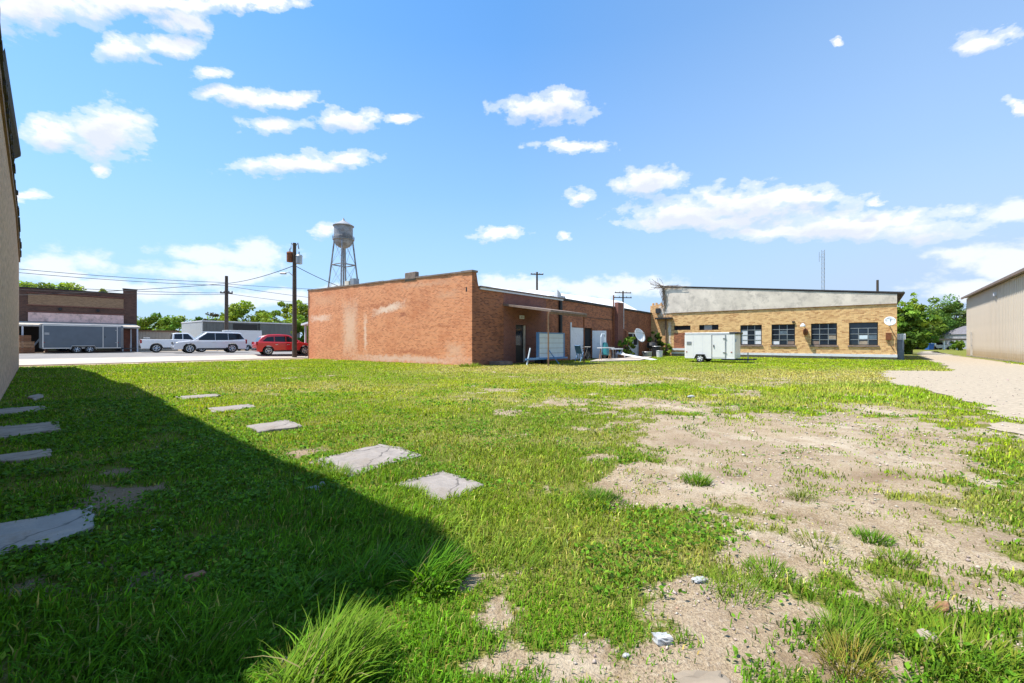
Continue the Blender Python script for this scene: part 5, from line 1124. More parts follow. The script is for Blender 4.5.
def chair_like():
    W2 = Wall(WBR.o + WBR.n*1.6, U2, -U1); a = W2.s(574.5)
    o = thing('folding_chair', 'blue folded chair leaning beside the white doors', 'chair', W2.p(a, 0, 0)); mb = MB()
    for k in (0, .42): mb.tube([W2.p(a+.55,k,.0), W2.p(a,k,1.15)], .03, 6); mb.tube([W2.p(a+.05,k,.0), W2.p(a+.5,k,.7)], .03, 6)
    mb.build('frame', M['blue'], o); mb = MB(); mb.hexa([W2.p(a+.27,.02,.55),W2.p(a+.0,.02,1.12),W2.p(a+.0,.40,1.12),W2.p(a+.27,.40,.55),W2.p(a+.30,.02,.57),W2.p(a+.03,.02,1.14),W2.p(a+.03,.40,1.14),W2.p(a+.30,.40,.57)]); mb.build('backrest', M['blue'], o)
    a = W2.s(579); o = thing('bicycle', 'old dark bicycle leaning by the doorway under the canopy', 'bicycle', W2.p(a, .2, 0))
    for k in (0, 1.02):
        mb = MB(); c = W2.p(a+k, .2, .34); P = [(c[0]+U2[0]*.33*math.cos(t), c[1]+U2[1]*.33*math.cos(t), c[2]+.33*math.sin(t)) for t in np.linspace(0, 2*math.pi, 25)]
        mb.tube(P, .022, 6, cap=False); wl = mb.build('wheel', M['rubber'], o); mb = MB()
        for t in np.linspace(0, math.pi, 7)[:-1]: mb.tube([(c[0]+U2[0]*.32*math.cos(t), c[1]+U2[1]*.32*math.cos(t), c[2]+.32*math.sin(t)), (c[0]-U2[0]*.32*math.cos(t), c[1]-U2[1]*.32*math.cos(t), c[2]-.32*math.sin(t))], .004, 4)
        mb.build('spokes', M['steel'], wl)
    mb = MB(); A, B, Cc, D, E = W2.p(a,.2,.34), W2.p(a+1.02,.2,.34), W2.p(a+.42,.2,.3), W2.p(a+.3,.2,.85), W2.p(a+.85,.2,.88)
    for p_, q_ in ((A,Cc),(A,D),(Cc,D),(Cc,E),(D,E),(B,E)): mb.tube([p_, q_], .02, 6)
    mb.build('frame', M['black'], o); mb = MB(); mb.tube([W2.p(a+.85,-.05,1.02), W2.p(a+.85,.45,1.02)], .016, 6); mb.tube([E, W2.p(a+.85,.2,1.02)], .016, 6); mb.build('handlebar', M['steel'], o)
    mb = MB(); c = W2.p(a+.28,.2,.92); mb.box(c, (.28, .14, .07), HEAD); mb.build('saddle', M['black'], o, bevel=.03)
    W3 = Wall(WBR.o + WBR.n*1.3, U2, -U1); a = W3.s(601)
    o = thing('hand_cart', 'teal hand cart standing upright against the brick wall', 'cart', W3.p(a, 0, 0)); z1 = 2.0
    mb = MB(); pts = [W3.p(a,0,.1), W3.p(a,0,z1-.2), W3.p(a+.12,0,z1), W3.p(a+.6,0,z1), W3.p(a+.72,0,z1-.2), W3.p(a+.72,0,.1)]; mb.tube(pts, .045, 8); mb.build('frame', M['sign_face'], o)
    mb = MB(); mb.hexa([W3.p(a+.0,.08,.35),W3.p(a+.75,.08,.35),W3.p(a+.75,.5,.35),W3.p(a,.5,.35),W3.p(a+.1,.05,1.35),W3.p(a+.65,.05,1.35),W3.p(a+.6,.25,1.35),W3.p(a+.15,.25,1.35)]); mb.build('tub', M['teal'], o, bevel=.06)
    for k in (-.08, .8): mb = MB(); mb.lathe(W3.p(a+k,.25,.2), [(.2,-.05),(.2,.05)], 14, axis='y', rz=HEAD-R(90)); mb.build('wheel', M['rubber'], o)
    # low table and boards
    a = W3.s(607); o = thing('workbench', 'low pale workbench beside the teal hand cart', 'bench', W3.p(a, .1, 0)); mb = MB(); mb.wbox(W3, a, a+1.9, .78, .86, -.3, .5); mb.build('top', M['white_worn'], o)
    for k in (.1, 1.75):
        for q_ in (-.2, .4): mb = MB(); mb.wbox(W3, a+k, a+k+.08, -.05, .779, q_, q_+.08); mb.build('leg', M['steel'], o)
    a = W3.s(586); o = thing('workbench', 'narrow white shelf board on trestles under the canopy end', 'bench', W3.p(a, .8, 0)); mb = MB(); mb.wbox(W3, a, a+2.1, .92, .98, .9, 1.25); mb.build('top', M['white_paint'], o)
    for k in (.25, 1.75): mb = MB(); mb.tube([W3.p(a+k-.2,1.05,0), W3.p(a+k,1.05,.92), W3.p(a+k+.2,1.05,0)], .03, 6); mb.build('trestle', M['wood'], o)
    p, q_ = at(619, 354, 36), at(655, 360.5, 33.2)
    o = thing('white_plank', 'long white plank propped at a slant in front of the satellite dish', 'plank', (p[0], p[1], 0)); mb = MB(); d_ = (q_-p).normalized(); sd_ = Vector((-d_.y, d_.x, 0))*.28
    up_ = Vector((0,0,.07)); mb.hexa([p-sd_, q_-sd_, q_+sd_, p+sd_, p-sd_+up_, q_-sd_+up_, q_+sd_+up_, p+sd_+up_]); mb.build('board', M['white_paint'], o)
    mb = MB(); mb.box((p[0]+.15, p[1], p[2]/2-.03), (.2, .5, p[2]), HEAD); mb.build('prop_block', M['wood'], o)
    c = gp(652, 356.5); o = thing('barbecue_grill', 'black barbecue grill in the corner where the two brick buildings meet', 'grill', (c[0], c[1], 0))
    mb = MB(); mb.lathe((c[0], c[1], .75), [(.1,0),(.45,.1),(.5,.3)], 16); mb.build('bowl', M['black'], o, smooth=True); mb = MB(); mb.lathe((c[0], c[1], 1.06), [(.51,0),(.4,.25),(.06,.36)], 16); mb.build('lid', M['black'], o, smooth=True)
    for t in (0, 2.1, 4.2): mb = MB(); mb.tube([(c[0]+.25*math.cos(t), c[1]+.25*math.sin(t), .8), (c[0]+.45*math.cos(t), c[1]+.45*math.sin(t), -.02)], .025, 6); mb.build('leg', M['steel'], o)
    for i, (px, py, h_, w_, mt, nm, lb_) in enumerate(((656.5,356.8,1.0,.8,'black','storage_drum','black drum beside the barbecue grill'), (647,357.2,.5,.9,'steel','metal_tub','grey metal tub at the left of the barbecue grill'), (659.5,357.2,.6,.6,'white_worn','paint_bucket','pale bucket against the tan brick pier'))):
        c = gp(px, py); o = thing(nm, lb_, nm.split('_')[1], (c[0], c[1], 0)); mb = MB(); mb.lathe((c[0], c[1], 0), [(w_*.42,0),(w_*.5,h_),(w_*.46,h_),(w_*.40,.05)], 18); mb.build('shell', M[mt], o, smooth=True)
        mb = MB(); mb.lathe((c[0], c[1], h_-.04), [(w_*.5,0),(w_*.53,.02),(w_*.5,.05)], 18); mb.build('rim', M['steel'], o)
    for i, (px, py, h_, w_, lb_) in enumerate(((617.5, 358.5, .55, .3, 'first white jug under the workbench end'), (621.5, 358.5, .6, .32, 'second white jug right of the workbench'))):
        c = gp(px, py, 0); o = thing('plastic_jug', lb_, 'jug', (c[0], c[1], 0), group='white plastic jugs'); mb = MB(); mb.lathe((c[0], c[1], 0), [(w_*.9,0),(w_,.05),(w_,h_*.65),(w_*.3,h_*.9),(w_*.3,h_)], 14); mb.build('bottle', M['white_paint'], o, smooth=True); mb = MB(); mb.lathe((c[0], c[1], h_+.002), [(w_*.34,0),(w_*.34,.06)], 12); mb.build('cap', M['blue'], o)
chair_like()
mb = MB(); W4 = Wall(WBR.o + WBR.n*1.2, U2, -U1)
PAD = [tuple(gp(590, 362.2)), tuple(gp(640, 361.2)), tuple(gp(652, 357.6)), tuple(gp(606, 357.6))]
mb.prism(PAD, -.1, .09)
o = mb.build('concrete_pad', M['walk']); tag(o, 'flat pale concrete pad in front of the boarded windows', 'slab')
def step_block():
    mb = MB(); a = WBR.s(488); mb.wbox(WBR, a, WBR.s(501), -.1, .22, .1, .9); mb.build  # low timber edging by the dark door
    o = mb.build('timber_edging', M['coping']); tag(o, 'low dark stone edging on the ground left of the black door', 'edging')
step_block()
def shrub(label, px, py, Y, h, r, col=MG, n=900, name='wild_bush'):
    p = at(px, py, Y); return tree(label, p[0], p[1], h, r, base=.0, n=n, leaf=.10, col=col, nclump=18, name=name, group='shrubs along the brick walls')
q = WBR.p(WBR.s(617), .9, 0); tree('leafy green bush at the foot of the brick pilaster', q[0], q[1], 1.9, .85, base=0, n=2000, leaf=.10, col=MG, nclump=24, name='wild_bush', group='shrubs along the brick walls')
q = WBR.p(WBR.s(647), .8, 0); tree('tall dark bush in the corner behind the barbecue grill', q[0], q[1], 2.5, .8, base=.1, n=1600, leaf=.12, col=DG, nclump=22, name='wild_bush', group='shrubs along the brick walls')
q = WO.p(WO.s(669), .5, 0); tree('green weed clump by the white strip of the tan pier', q[0], q[1], 1.3, .6, base=0, n=900, leaf=.09, col=LG, nclump=16, name='wild_bush', group='shrubs along the brick walls')
def vines():
    q = WO.p(17.9, .1, 4.5); o = thing('dead_vine', 'dry leafless vine hanging over the left end of the plaster gable', 'vine', q)
    mb = MB()
    for k in range(60):
        s_ = 17.75 + abs(rng.normal(0, .22)); z_ = 7.0 + rng.uniform(-.15, .1); p = [WO.p(s_, .2 + rng.normal(0, .1), z_)]
        if k % 5 < 2:
            ax, az_ = rng.uniform(.1, .38), rng.uniform(-.05, .24)
            for j in range(4): p.append(WO.p(s_ + ax*(j+1) + rng.normal(0, .08), .2 + rng.normal(0, .15), z_ + az_*(j+1) + rng.normal(0, .06)))
        elif k % 5 == 2:
            for j in range(4): p.append(WO.p(s_ - rng.uniform(.2, .6)*(j+1), .12 + rng.uniform(0, .1), z_ + rng.uniform(-.12, .12)))
        else:
            L_ = rng.uniform(.6, 2.6)
            for j in range(4): p.append(WO.p(s_ - abs(rng.normal(0, .10))*j*.5 + rng.normal(0, .08), .16 + rng.normal(0, .07), z_ - L_*(j+1)/4))
        mb.tube(p, .016, 4)
    mb.build('stems', M['twig'], o)
vines()

# ------------------------------------------------------------------ slabs and rubble in the grass
SLABS = []
def slab(label, pts, mat, top=.06, th=.14, name='concrete_slab', tilt=0.0):
    P = [gp(x, y, top) for x, y in pts]; SLABS.append([tuple(p) for p in P]); c = np.mean(P, 0)
    # broken, uneven outline
    out = []; n = len(P)
    for i in range(n):
        a, b = P[i], P[(i+1) % n]; k = max(2, int(np.linalg.norm(b-a)/.12))
        for j in range(k):
            q_ = a + (b-a)*j/k; out.append(q_ + (rng.normal(0, .017, 2) if j else rng.normal(0, .012, 2)))
    out = np.array(out); area = np.sum(out[:,0]*np.roll(out[:,1],-1) - np.roll(out[:,0],-1)*out[:,1])
    if area < 0: out = out[::-1]
    mb = MB(); mb.prism([tuple(p - c) for p in out], -th, lambda p: rng.normal(0, .0015))
    o = mb.build(name, M[mat], bevel=.008); o.location = (c[0], c[1], top); o.rotation_euler = (tilt, tilt*.5, 0)
    return tag(o, label, 'slab', 'broken concrete slabs in the grass')
slab('largest sunlit slab, pale with a broken edge, at the shadow line', [(307,461),(345,452),(381,444),(400,447),(422,455),(385,465),(349,476),(330,468)], 'concrete', .035)
slab('nearest sunlit slab, square and grey, poking from the grass', [(388,485),(441,470),(460,475),(485,484),(462,495),(436,508),(415,496)], 'concrete', .035)
slab('third sunlit slab from the viewer, thin and rectangular', [(245,425.5),(287,419.5),(302,425.5),(259,431.5)], 'concrete', .035)
slab('fourth sunlit slab, a thin pale strip at the shadow edge', [(207,408),(251,403.5),(257,406.5),(214,412)], 'concrete', .03)
slab('farthest sunlit slab, a tiny pale strip', [(175,396.3),(217,393.5),(221,395.5),(183,399)], 'concrete', .03)
slab('farthest shaded slab beside the stucco wall', [(-25,410),(44,405.5),(48,409),(10,414),(-25,418)], 'concrete_old', .03)
slab('second shaded slab, with soil on its front edge', [(-30,429),(58,420.5),(61,428.5),(0,438),(-30,442)], 'concrete_old', .03)
slab('third shaded slab, narrow with a grey corner', [(-30,458),(49,448.5),(52,455),(-30,465)], 'concrete_old', .03)
slab('nearest shaded slab, blue grey and tilted', [(-45,530),(40,516),(90,505),(96,524),(52,541),(-45,566)], 'bluestone', .04, .12)
slab('small broken slab half buried near the stucco wall', [(28,396),(40,393.5),(44,396),(34,399.5)], 'concrete_old', .04, .08)
def rock(name, label, cat, px, py, sx, sy, sz, mat, rz=0, sharp=.25, flat=False):
    c = gp(px, py, .02); z = tz(*c); bm = bmesh.new()
    bmesh.ops.create_cube(bm, size=1) if flat else bmesh.ops.create_icosphere(bm, subdivisions=2, radius=.5)
    if flat: bmesh.ops.subdivide_edges(bm, edges=bm.edges[:], cuts=3, use_grid_fill=True)
    for v in bm.verts:
        k = 1 + rng.normal(0, sharp*.25); v.co = Vector((v.co.x*sx*k, v.co.y*sy*k, v.co.z*sz*(1+rng.normal(0, sharp*.3))))
    me = bpy.data.meshes.new(name); bm.to_mesh(me); bm.free(); me.materials.append(M[mat]); uvl = me.uv_layers.new(name='UVMap')
    o = bpy.data.objects.new(name, me); COL.objects.link(o); o.location = (c[0], c[1], z + sz*.35); o.rotation_euler = (rng.normal(0, .12), rng.normal(0, .12), rz)
    tag(o, label, cat)
rock('broken_block', 'white broken block lying in the sunlit weeds', 'block', 662, 638, .07, .05, .03, 'litter', .2, .35, True)
rock('stone_chip', 'small white chip left of the white broken block', 'stone', 626, 654, .03, .024, .016, 'litter', .6, .5)
rock('flagstone', 'flat buff stone at the bottom of the picture', 'stone', 700, 680, .17, .09, .03, 'stone', -.2, .9, True)
rock('broken_block', 'pale grey rubble piece beside the tuft in the bare patch', 'block', 700, 578, .075, .045, .02, 'litter', .3, .5, True)
rock('crumpled_litter', 'crumpled white litter in the shade before the largest slab', 'litter', 313, 489, .13, .08, .035, 'litter', .4, .9)
rock('crumpled_litter', 'scrap of white paper upright in the shade by the litter', 'litter', 322, 485, .05, .03, .05, 'litter', .4, .9)
rock('brick_piece', 'broken brick with a white face in the shaded grass', 'brick', 195, 580, .09, .06, .06, 'fly', .9, .3, True)
rock('stone_chip', 'white stone chip in the shade below the blue grey slab', 'stone', 158, 528, .09, .05, .03, 'litter', .3, .6)
rock('stone_chip', 'buff stone at the edge of the long shaded grass', 'stone', 339, 645, .07, .05, .05, 'stone', .3, .4)
rock('stone_chip', 'pale blue chip at the tip of the shadow', 'stone', 451, 561, .05, .03, .03, 'litter', .3, .6)
rock('brick_piece', 'red brick chip on the bare ground at right', 'brick', 942, 606, .09, .05, .04, 'fly', .5, .4)
rock('stone_chip', 'grey stone among the right hand tufts', 'stone', 927, 640, .09, .07, .06, 'concrete_old', .5, .4)
rock('stone_chip', 'white paper scrap far off on the sunlit grass', 'litter', 691, 397, .25, .12, .08, 'litter', .5, .4)
rock('stone_chip', 'pale stone by the long tuft at the lower left', 'stone', 213, 640, .06, .045, .035, 'stone', .5, .4)

# ------------------------------------------------------------------ grass
def blade_mesh(name, P, h, wd, ang, lean, bend, cols, parent=None, mat='grass'):
    """five vertices a blade: base pair, middle pair, tip"""
    n = len(P); d = np.stack([np.cos(ang), np.sin(ang), np.zeros(n)], 1); sdir = np.stack([-np.sin(ang), np.cos(ang), np.zeros(n)], 1)
    yaw = rng.uniform(-1.2, 1.2, n); sdir = sdir*np.cos(yaw)[:, None] + d*np.sin(yaw)[:, None]
    up = np.array((0, 0, 1.0)); hh = h[:, None]; w2 = (wd/2)[:, None]
    mid = P + up*hh*.55*np.cos(lean*.5)[:, None] + d*hh*(np.sin(lean)*.35)[:, None]
    tip = P + up*hh*np.cos(np.clip(lean+bend, 0, 1.9))[:, None] + d*hh*(np.sin(lean)*.6 + bend*.55)[:, None]
    v = np.stack([P - sdir*w2, P + sdir*w2, mid - sdir*w2*.8, mid + sdir*w2*.8, tip], 1).reshape(-1, 3)
    k = np.arange(n)[:, None]*5; tri = (np.array([0,1,3, 0,3,2, 2,3,4])[None] + k).astype(np.int32).ravel()
    if parent is not None: v = v - np.array(parent.get('_org', (0, 0, 0)))
    me = bpy.data.meshes.new(name); me.vertices.add(5*n); me.vertices.foreach_set('co', v.astype(np.float32).ravel())
    me.loops.add(9*n); me.loops.foreach_set('vertex_index', tri); me.polygons.add(3*n)
    me.polygons.foreach_set('loop_start', np.arange(0, 9*n, 3, dtype=np.int32)); me.polygons.foreach_set('loop_total', np.full(3*n, 3, np.int32))
    me.polygons.foreach_set('use_smooth', np.ones(3*n, bool)); me.update(calc_edges=True)
    ca = me.color_attributes.new('tint', 'FLOAT_COLOR', 'POINT'); c4 = np.concatenate([np.repeat(cols, 5, 0), np.ones((5*n, 1))], 1)
    ca.data.foreach_set('color', c4.astype(np.float32).ravel()); me.materials.append(M[mat])
    o = bpy.data.objects.new(name, me); COL.objects.link(o)
    if parent is not None: o.parent = parent
    return o
def off_slabs(x, y, margin=0.0):
    m = np.ones(len(x), bool)
    for s_ in SLABS:
        c = np.mean(s_, 0); m &= ~inside([tuple(c + (np.array(p)-c)*(1-margin)) for p in s_], x, y)
    return m
def free_ground(x, y):
    d = street_d(x, y); m = (d < -.25) & off_slabs(x, y, .17) & ~inside(DRIVE, x + (vnoise(x, y, .5, 33, 3) - .42)*.9, y + (vnoise(x, y, .5, 35, 3) - .42)*1.3)
    rel = np.stack([x - WL.o[0], y - WL.o[1]], 1); out = rel @ WL.n; s_ = rel @ WL.d; m &= ~((out < .02) & (s_ > 2.2) & (s_ < 35.2))
    for Wk, s0, s1 in ((WBR, 0, 27.2), (WO, -.5, 18.5), (WM, -.3, 27)):
        rel = np.stack([x - Wk.o[0], y - Wk.o[1]], 1); m &= ~(((rel @ Wk.n) < .03) & ((rel @ Wk.n) > -19) & ((rel @ Wk.d) > s0) & ((rel @ Wk.d) < s1))
    return m & ~inside(PAD, x, y)
TALL = [(430,545,70,22,1.0),(380,520,90,18,.75),(330,560,70,22,.7),(130,640,150,45,.75),(330,640,45,30,.4),(530,545,50,18,.5),(420,500,40,10,.55),(560,470,60,10,.4),(600,505,40,12,.5),(880,395,160,8,.6),(870,640,50,25,.35),(960,660,60,25,.35),(320,470,25,6,.6),(380,482,30,8,.6),(200,610,60,20,.5),(90,560,60,10,.3)]
def scatter(n, rmin, rmax, power, th=78):
    u = rng.uniform(0, 1, n); e = 2 - power
    r = (rmin**e + u*(rmax**e - rmin**e))**(1/e); t = np.radians(rng.uniform(-th, th, n)); return r*np.sin(t), r*np.cos(t), r
def grass_cols(x, y, r, n):
    dry = dry_mask(x, y); lush = np.clip((.6*vnoise(x, y, 1.5, 77, 3) + .4*vnoise(x, y, 5.5, 79, 2) - .5)*2.6 + .5, 0, 1); px, py = pxy(x, y)
    base = np.array((.165, .250, .012)) * (1-lush[:, None]) + np.array((.078, .195, .010))*lush[:, None]
    far = sstep(5, 12, r)[:, None]; base = base*(1-far) + (np.array((.300, .390, .006))*(1-lush[:, None]) + np.array((.165, .305, .006))*lush[:, None])*far
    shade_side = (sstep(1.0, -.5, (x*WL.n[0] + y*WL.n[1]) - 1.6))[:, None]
    base = base*(1-shade_side*.75) + np.array((.105, .265, .010))*shade_side*.75       # shadow tint: vivid green painted where the wall shades the grass
    straw = np.array((.44, .365, .11)); k = np.clip(dry*.9 + (rng.uniform(0, 1, n) < .075)*.8, 0, 1)[:, None]
    c = base*(1-k) + straw*k
    return np.clip(c*np.exp(rng.normal(-.06, .38, (n, 1)))*(1 + rng.normal(0, .07, (n, 3))), .004, .7)
def build_grass():
    n = 980000; x, y, r = scatter(n, .95, 46, 1.55)
    bare = bare_mask(x, y); keep = free_ground(x, y) & (rng.uniform(0, 1, n) > sstep(.0, .80, bare)*(.972 - .50*sstep(.50, .68, vnoise(x, y, .24, 15, 3)))) & (rng.uniform(0, 1, n) < .15 + 1.2*vnoise(x, y, .22, 5, 3))
    x, y, r, bare = x[keep], y[keep], r[keep], bare[keep]; n = len(x)
    tall = np.clip(blobs(TALL, x, y), 0, 1)
    h = (.022 + .03*rng.uniform(0, 1, n) + .085*vnoise(x, y, .45, 9, 3)**2.2)*(1 - .35*bare) + tall*rng.uniform(.03, .17, n)
    h *= 1 + .25*sstep(8, 25, r)
    wd = (.0032 + .0022*rng.uniform(0, 1, n))*(1 + r/4.6) + tall*.0035*(rng.uniform(0, 1, n) < .5)
    ang = rng.uniform(0, 2*math.pi, n); wind = rng.uniform(0, 1, n) < .3 + .55*tall; ang = np.where(wind, rng.normal(.25, .55, n), ang)
    o = blade_mesh('grass', np.stack([x, y, terrain(x, y)-.005], 1), h, wd, ang, rng.uniform(.1, .75, n), rng.uniform(.1, .75, n), grass_cols(x, y, r, n))
    tag(o, 'short uneven green grass covering the vacant lot', 'grass', kind='stuff')
    # broad leaved weeds: small tilted leaves low over the ground
    n = 390000; x, y, r = scatter(n, 1.0, 14, 1.7); px, py = pxy(x, y)
    w_ = vnoise(x, y, .6, 61, 3) + .25*blobs([(560,610,70,26,.28),(120,560,150,40,1.1),(100,430,150,35,1.1),(230,440,110,40,1.1),(250,500,90,25,.9),(700,640,60,25,.6),(760,410,80,6,.3)], x, y)
    keep = free_ground(x, y) & (rng.uniform(0, 1, n) > bare_mask(x, y)*.94) & (rng.uniform(0, 1, n) < np.where(x*WL_N_[0] + y*WL_N_[1] < 1.9, 1.0, .30)) & (w_ > .52 + .15*rng.uniform(0, 1, n)); x, y, r = x[keep], y[keep], r[keep]; n = len(x)
    z = terrain(x, y) + rng.uniform(.004, .03, n) + .10*np.clip(vnoise(x, y, .3, 63, 3) - .35, 0, 1)*rng.uniform(.3, 1, n); nr = rng.normal(0, .55, (n, 3)) + (0, 0, 1); nr /= np.linalg.norm(nr, axis=1, keepdims=True)
    c = np.clip(np.array((.105, .235, .014))*np.exp(rng.normal(-.05, .42, (n, 1))), .01, .4); hol = bpy.data.objects.new('_', None)
    e = leaves_mesh('clover_leaves', np.stack([x, y, z], 1), (.007 + .008*rng.uniform(0, 1, n))*(1 + r/6), nr, c, hol, 'grass'); e.parent = None; bpy.data.objects.remove(hol)
    tag(e, 'low broad leaved weeds spread between the grass', 'weeds', kind='stuff')
build_grass()
def arched_blades(name, P, h, wd, ang, lean, bend, cols, parent, seg=5):
    n = len(P); d = np.stack([np.cos(ang), np.sin(ang), np.zeros(n)], 1); yaw = rng.normal(0, .5, n); sa = ang + math.pi/2 + yaw
    sd = np.stack([np.cos(sa), np.sin(sa), np.zeros(n)], 1); pos = P.copy(); rows = []
    for k in range(seg + 1):
        w_ = (wd/2*(1 - (k/seg)**2.2)*(.7 + .3*min(1, k)) + .0002)[:, None]; rows += [pos - sd*w_, pos + sd*w_]
        th = np.clip(lean + bend*((k + .5)/seg)**1.4, 0, 2.4); st = (h/seg)[:, None]
        pos = pos + st*(np.cos(th)[:, None]*np.array((0, 0, 1.0)) + np.sin(th)[:, None]*d)
    v = np.stack(rows, 1).reshape(-1, 3) - np.array(parent.get('_org', (0, 0, 0))); m2 = 2*(seg + 1)
    q_ = np.array([[2*k, 2*k+1, 2*k+3, 2*k+2] for k in range(seg)]).ravel(); idx = (q_[None] + np.arange(n)[:, None]*m2).astype(np.int32).ravel(); nf = n*seg
    me = bpy.data.meshes.new(name); me.vertices.add(len(v)); me.vertices.foreach_set('co', v.astype(np.float32).ravel()); me.loops.add(4*nf); me.loops.foreach_set('vertex_index', idx)
    me.polygons.add(nf); me.polygons.foreach_set('loop_start', np.arange(0, 4*nf, 4, dtype=np.int32)); me.polygons.foreach_set('loop_total', np.full(nf, 4, np.int32)); me.polygons.foreach_set('use_smooth', np.ones(nf, bool)); me.update(calc_edges=True)
    ca = me.color_attributes.new('tint', 'FLOAT_COLOR', 'POINT'); ca.data.foreach_set('color', np.concatenate([np.repeat(cols, m2, 0), np.ones((len(v), 1))], 1).astype(np.float32).ravel())
    me.materials.append(M['grass']); o = bpy.data.objects.new(name, me); COL.objects.link(o); o.parent = parent
def tuft(label, px, py, n, h, rad, col=(.075, .155, .02), lean=(.2, .6), bend=(.3, .9), dirn=.3, spread=.7, wd=.006, group='grass tufts'):
    c = gp(px, py); z = tz(*c); o_ = thing('grass_tuft', label, 'grass tuft', (c[0], c[1], z), group=group)
    t = rng.uniform(0, 2*math.pi, n); q_ = np.sqrt(rng.uniform(0, 1, n))*rad; x = c[0]+q_*np.cos(t); y = c[1]+q_*np.sin(t)
    hh = h*rng.uniform(.45, 1.0, n)*(1 - .4*q_/rad); out = np.arctan2(y-c[1], x-c[0]); ang = np.where(rng.uniform(0, 1, n) < spread, rng.normal(dirn, .45, n), out)
    cc = np.clip(np.array(col)*np.array((1.7, 1.5, .8))*(1 + rng.normal(0, .25, (n, 1)))*(1 + rng.normal(0, .08, (n, 3))), .01, .6); dryk = (rng.uniform(0, 1, n) < .06)[:, None]; cc = np.where(dryk, np.array((.34, .29, .12)), cc)
    arched_blades('blades', np.stack([x, y, terrain(x, y)-.01], 1), hh*1.25, np.full(n, wd)*rng.uniform(.6, 1.2, n), ang, rng.uniform(*lean, n), rng.uniform(*bend, n), cc, o_)
tuft('big sunlit grass tuft bending right at the bottom of the shadow', 326, 688, 1000, .32, .17, (.085, .175, .02), dirn=.75, wd=.008, lean=(.05, .45), bend=(.6, 1.6), spread=.93)
tuft('small pale tuft at the lower left edge of the sunlight', 300, 683, 400, .14, .14, (.12, .17, .03), wd=.005)
tuft('tall dark grass tuft inside the tip of the shadow', 430, 585, 600, .26, .16, (.062, .165, .012), wd=.0085, lean=(.1, .6), bend=(.5, 1.5))
tuft('tall shaded grass tuft left of the shadow tip', 375, 578, 420, .24, .18, (.062, .165, .012), wd=.0085, lean=(.1, .6), bend=(.5, 1.5))
tuft('tall shaded grass tuft in the middle of the shade', 310, 600, 320, .20, .18, (.062, .165, .012), wd=.0085, lean=(.1, .6), bend=(.5, 1.5))
tuft('long shaded grass tuft in the lower left corner', 95, 655, 380, .18, .2, (.062, .165, .012), wd=.0085, lean=(.1, .6), bend=(.5, 1.5))
tuft('long shaded grass tuft leaning right at the bottom left', 200, 660, 450, .24, .2, (.062, .165, .012), wd=.0055, dirn=.15)
tuft('sunlit tuft on the right side of the shadow tip', 520, 560, 320, .15, .2, (.085, .165, .022), wd=.005)
tuft('low bright tuft in front of the bare patch left part', 595, 500, 350, .13, .14, (.06, .13, .02), wd=.007)
tuft('dark leafy weed clump at the start of the bare patch', 600, 503, 260, .10, .2, (.05, .10, .02), spread=.1, wd=.012, bend=(.6, 1.2))
tuft('round bright tuft standing alone on the left of the bare dirt', 697, 484, 240, .14, .12, (.07, .15, .02), spread=.2, wd=.008)
tuft('round tuft alone on bare dirt, in the centre right', 873, 541, 260, .10, .10, (.065, .15, .02), spread=.1, wd=.006)
tuft('flat tuft just right of and below the lone round tuft', 897, 561, 260, .08, .11, (.085, .15, .025), spread=.1, wd=.006)
tuft('wide green tuft by the pale rubble piece', 768, 573, 260, .10, .12, (.075, .155, .02), spread=.2, wd=.006)
tuft('bright spreading tuft right of the pale rubble piece', 735, 590, 320, .11, .17, (.10, .17, .03), spread=.4, wd=.005)
tuft('tall mixed tuft at the lower right of the bare dirt', 845, 640, 320, .15, .11, (.08, .16, .022), spread=.3, wd=.005)
tuft('ragged brown and green tuft below the tall mixed tuft', 850, 668, 300, .15, .10, (.15, .15, .05), spread=.1, wd=.004)
tuft('large untidy tuft in the bottom right corner', 955, 658, 420, .14, .22, (.10, .16, .024), spread=.3, wd=.0085, lean=(.1, .6), bend=(.5, 1.5))
tuft('thin upright tuft at the right edge near the brick chip', 905, 610, 160, .14, .12, (.10, .16, .03), spread=.1, wd=.004)
tuft('small tuft on the bare dirt near the moist patch', 800, 500, 120, .12, .1, (.09, .13, .03), spread=.1, wd=.005)
tuft('sparse low tuft in the middle of the bare dirt', 818, 545, 160, .09, .14, (.10, .14, .03), spread=.1, wd=.005)
tuft('spiky tuft by the nearest sunlit slab', 408, 500, 320, .16, .14, (.09, .16, .024), spread=.3, wd=.006)
tuft('spiky tuft in front of the largest sunlit slab', 335, 478, 320, .18, .14, (.085, .16, .024), spread=.3, wd=.007)
tuft('grass tuft along the foot of the sunlit brick wall, near its corner', 470, 367, 260, .35, .6, (.09, .15, .02), spread=.1, wd=.03)

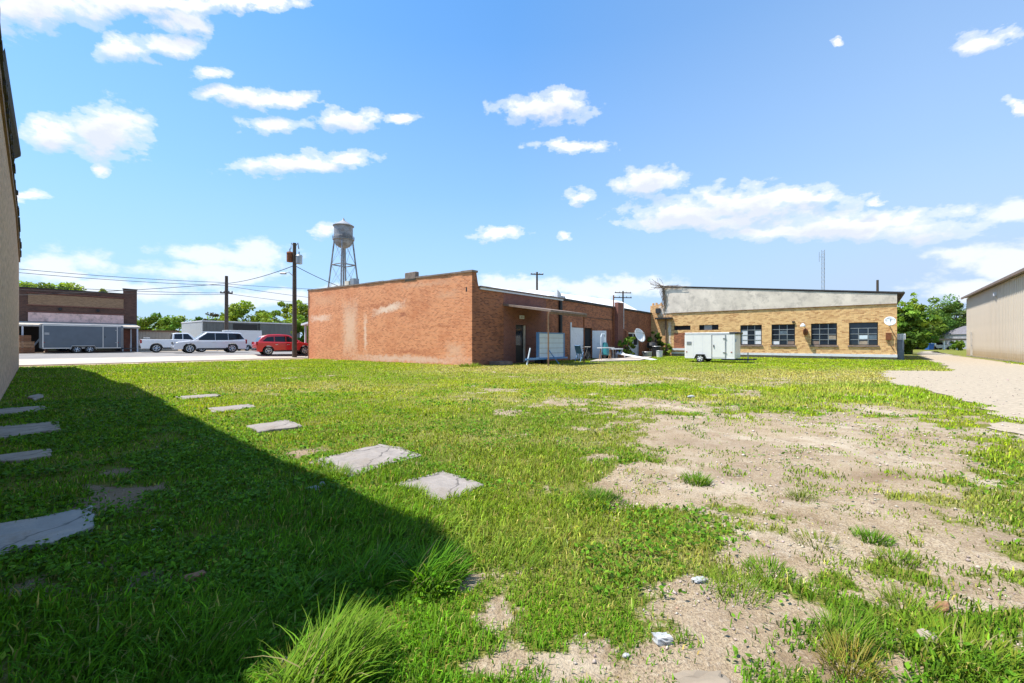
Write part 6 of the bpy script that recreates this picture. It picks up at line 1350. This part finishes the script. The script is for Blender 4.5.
# ------------------------------------------------------------------ loose stones
def stones():
    n = 85000; x, y, r = scatter(n, 1.15, 26, 1.6); b = bare_mask(x, y); dr_ = inside(DRIVE, x, y)
    keep = off_slabs(x, y) & ((rng.uniform(0, 1, n) < b*(.06 + 1.3*sstep(.45, .72, vnoise(x, y, .6, 91, 4))) + .006) | (dr_ & (rng.uniform(0, 1, n) < .25))) & (street_d(x, y) < 0)
    x, y, r = x[keep], y[keep], r[keep]; n = len(x)
    s_ = (.0025 + .008*rng.uniform(0, 1, n)**3)*(1 + np.minimum(r, 10)/6); z = terrain(x, y) + np.where(inside(DRIVE, x, y), .012, 0)
    base = np.array([(1,0,0),(0,1,0),(-1,0,0),(0,-1,0),(0,0,.75),(0,0,-.5)], float); t = rng.uniform(0, 6.3, n)
    v = base[None]*(1 + rng.normal(0, .25, (n, 6, 1)))*s_[:, None, None]; ct, st = np.cos(t)[:, None], np.sin(t)[:, None]
    vx = v[..., 0]*ct - v[..., 1]*st*.7; vy = v[..., 0]*st + v[..., 1]*ct*.7; v = np.stack([vx + x[:, None], vy + y[:, None], v[..., 2] + z[:, None] + (s_*.25)[:, None]], -1).reshape(-1, 3)
    tri = np.array([0,1,4,1,2,4,2,3,4,3,0,4,1,0,5,2,1,5,3,2,5,0,3,5]); idx = (tri[None] + np.arange(n)[:, None]*6).astype(np.int32).ravel()
    me = bpy.data.meshes.new('loose_stones'); me.vertices.add(6*n); me.vertices.foreach_set('co', v.astype(np.float32).ravel()); me.loops.add(24*n); me.loops.foreach_set('vertex_index', idx)
    me.polygons.add(8*n); me.polygons.foreach_set('loop_start', np.arange(0, 24*n, 3, dtype=np.int32)); me.polygons.foreach_set('loop_total', np.full(8*n, 3, np.int32)); me.update(calc_edges=True)
    ca = me.color_attributes.new('tint', 'FLOAT_COLOR', 'POINT'); c = np.array((.42, .35, .285))*(1 + rng.normal(0, .2, (n, 1)))*(1 + rng.normal(0, .05, (n, 3))); c = np.where(rng.uniform(0, 1, (n, 1)) < .03, np.array((.42, .27, .19)), c)
    ca.data.foreach_set('color', np.concatenate([np.repeat(np.clip(c, .1, .85), 6, 0), np.ones((6*n, 1))], 1).astype(np.float32).ravel())
    m, nt, b, o = new_mat('loose_stone'); a = nn(nt, 'ShaderNodeAttribute'); a.attribute_name = 'tint'; nt.links.new(a.outputs['Color'], b.inputs['Base Color']); b.inputs['Roughness'].default_value = .95
    me.materials.append(m); ob = bpy.data.objects.new('loose_stones', me); COL.objects.link(ob); tag(ob, 'pale loose stones scattered over the bare dirt', 'stones', kind='stuff')
stones()

for _o in bpy.data.objects:
    for _k in ('_org', '_local'):
        if _k in _o: del _o[_k]
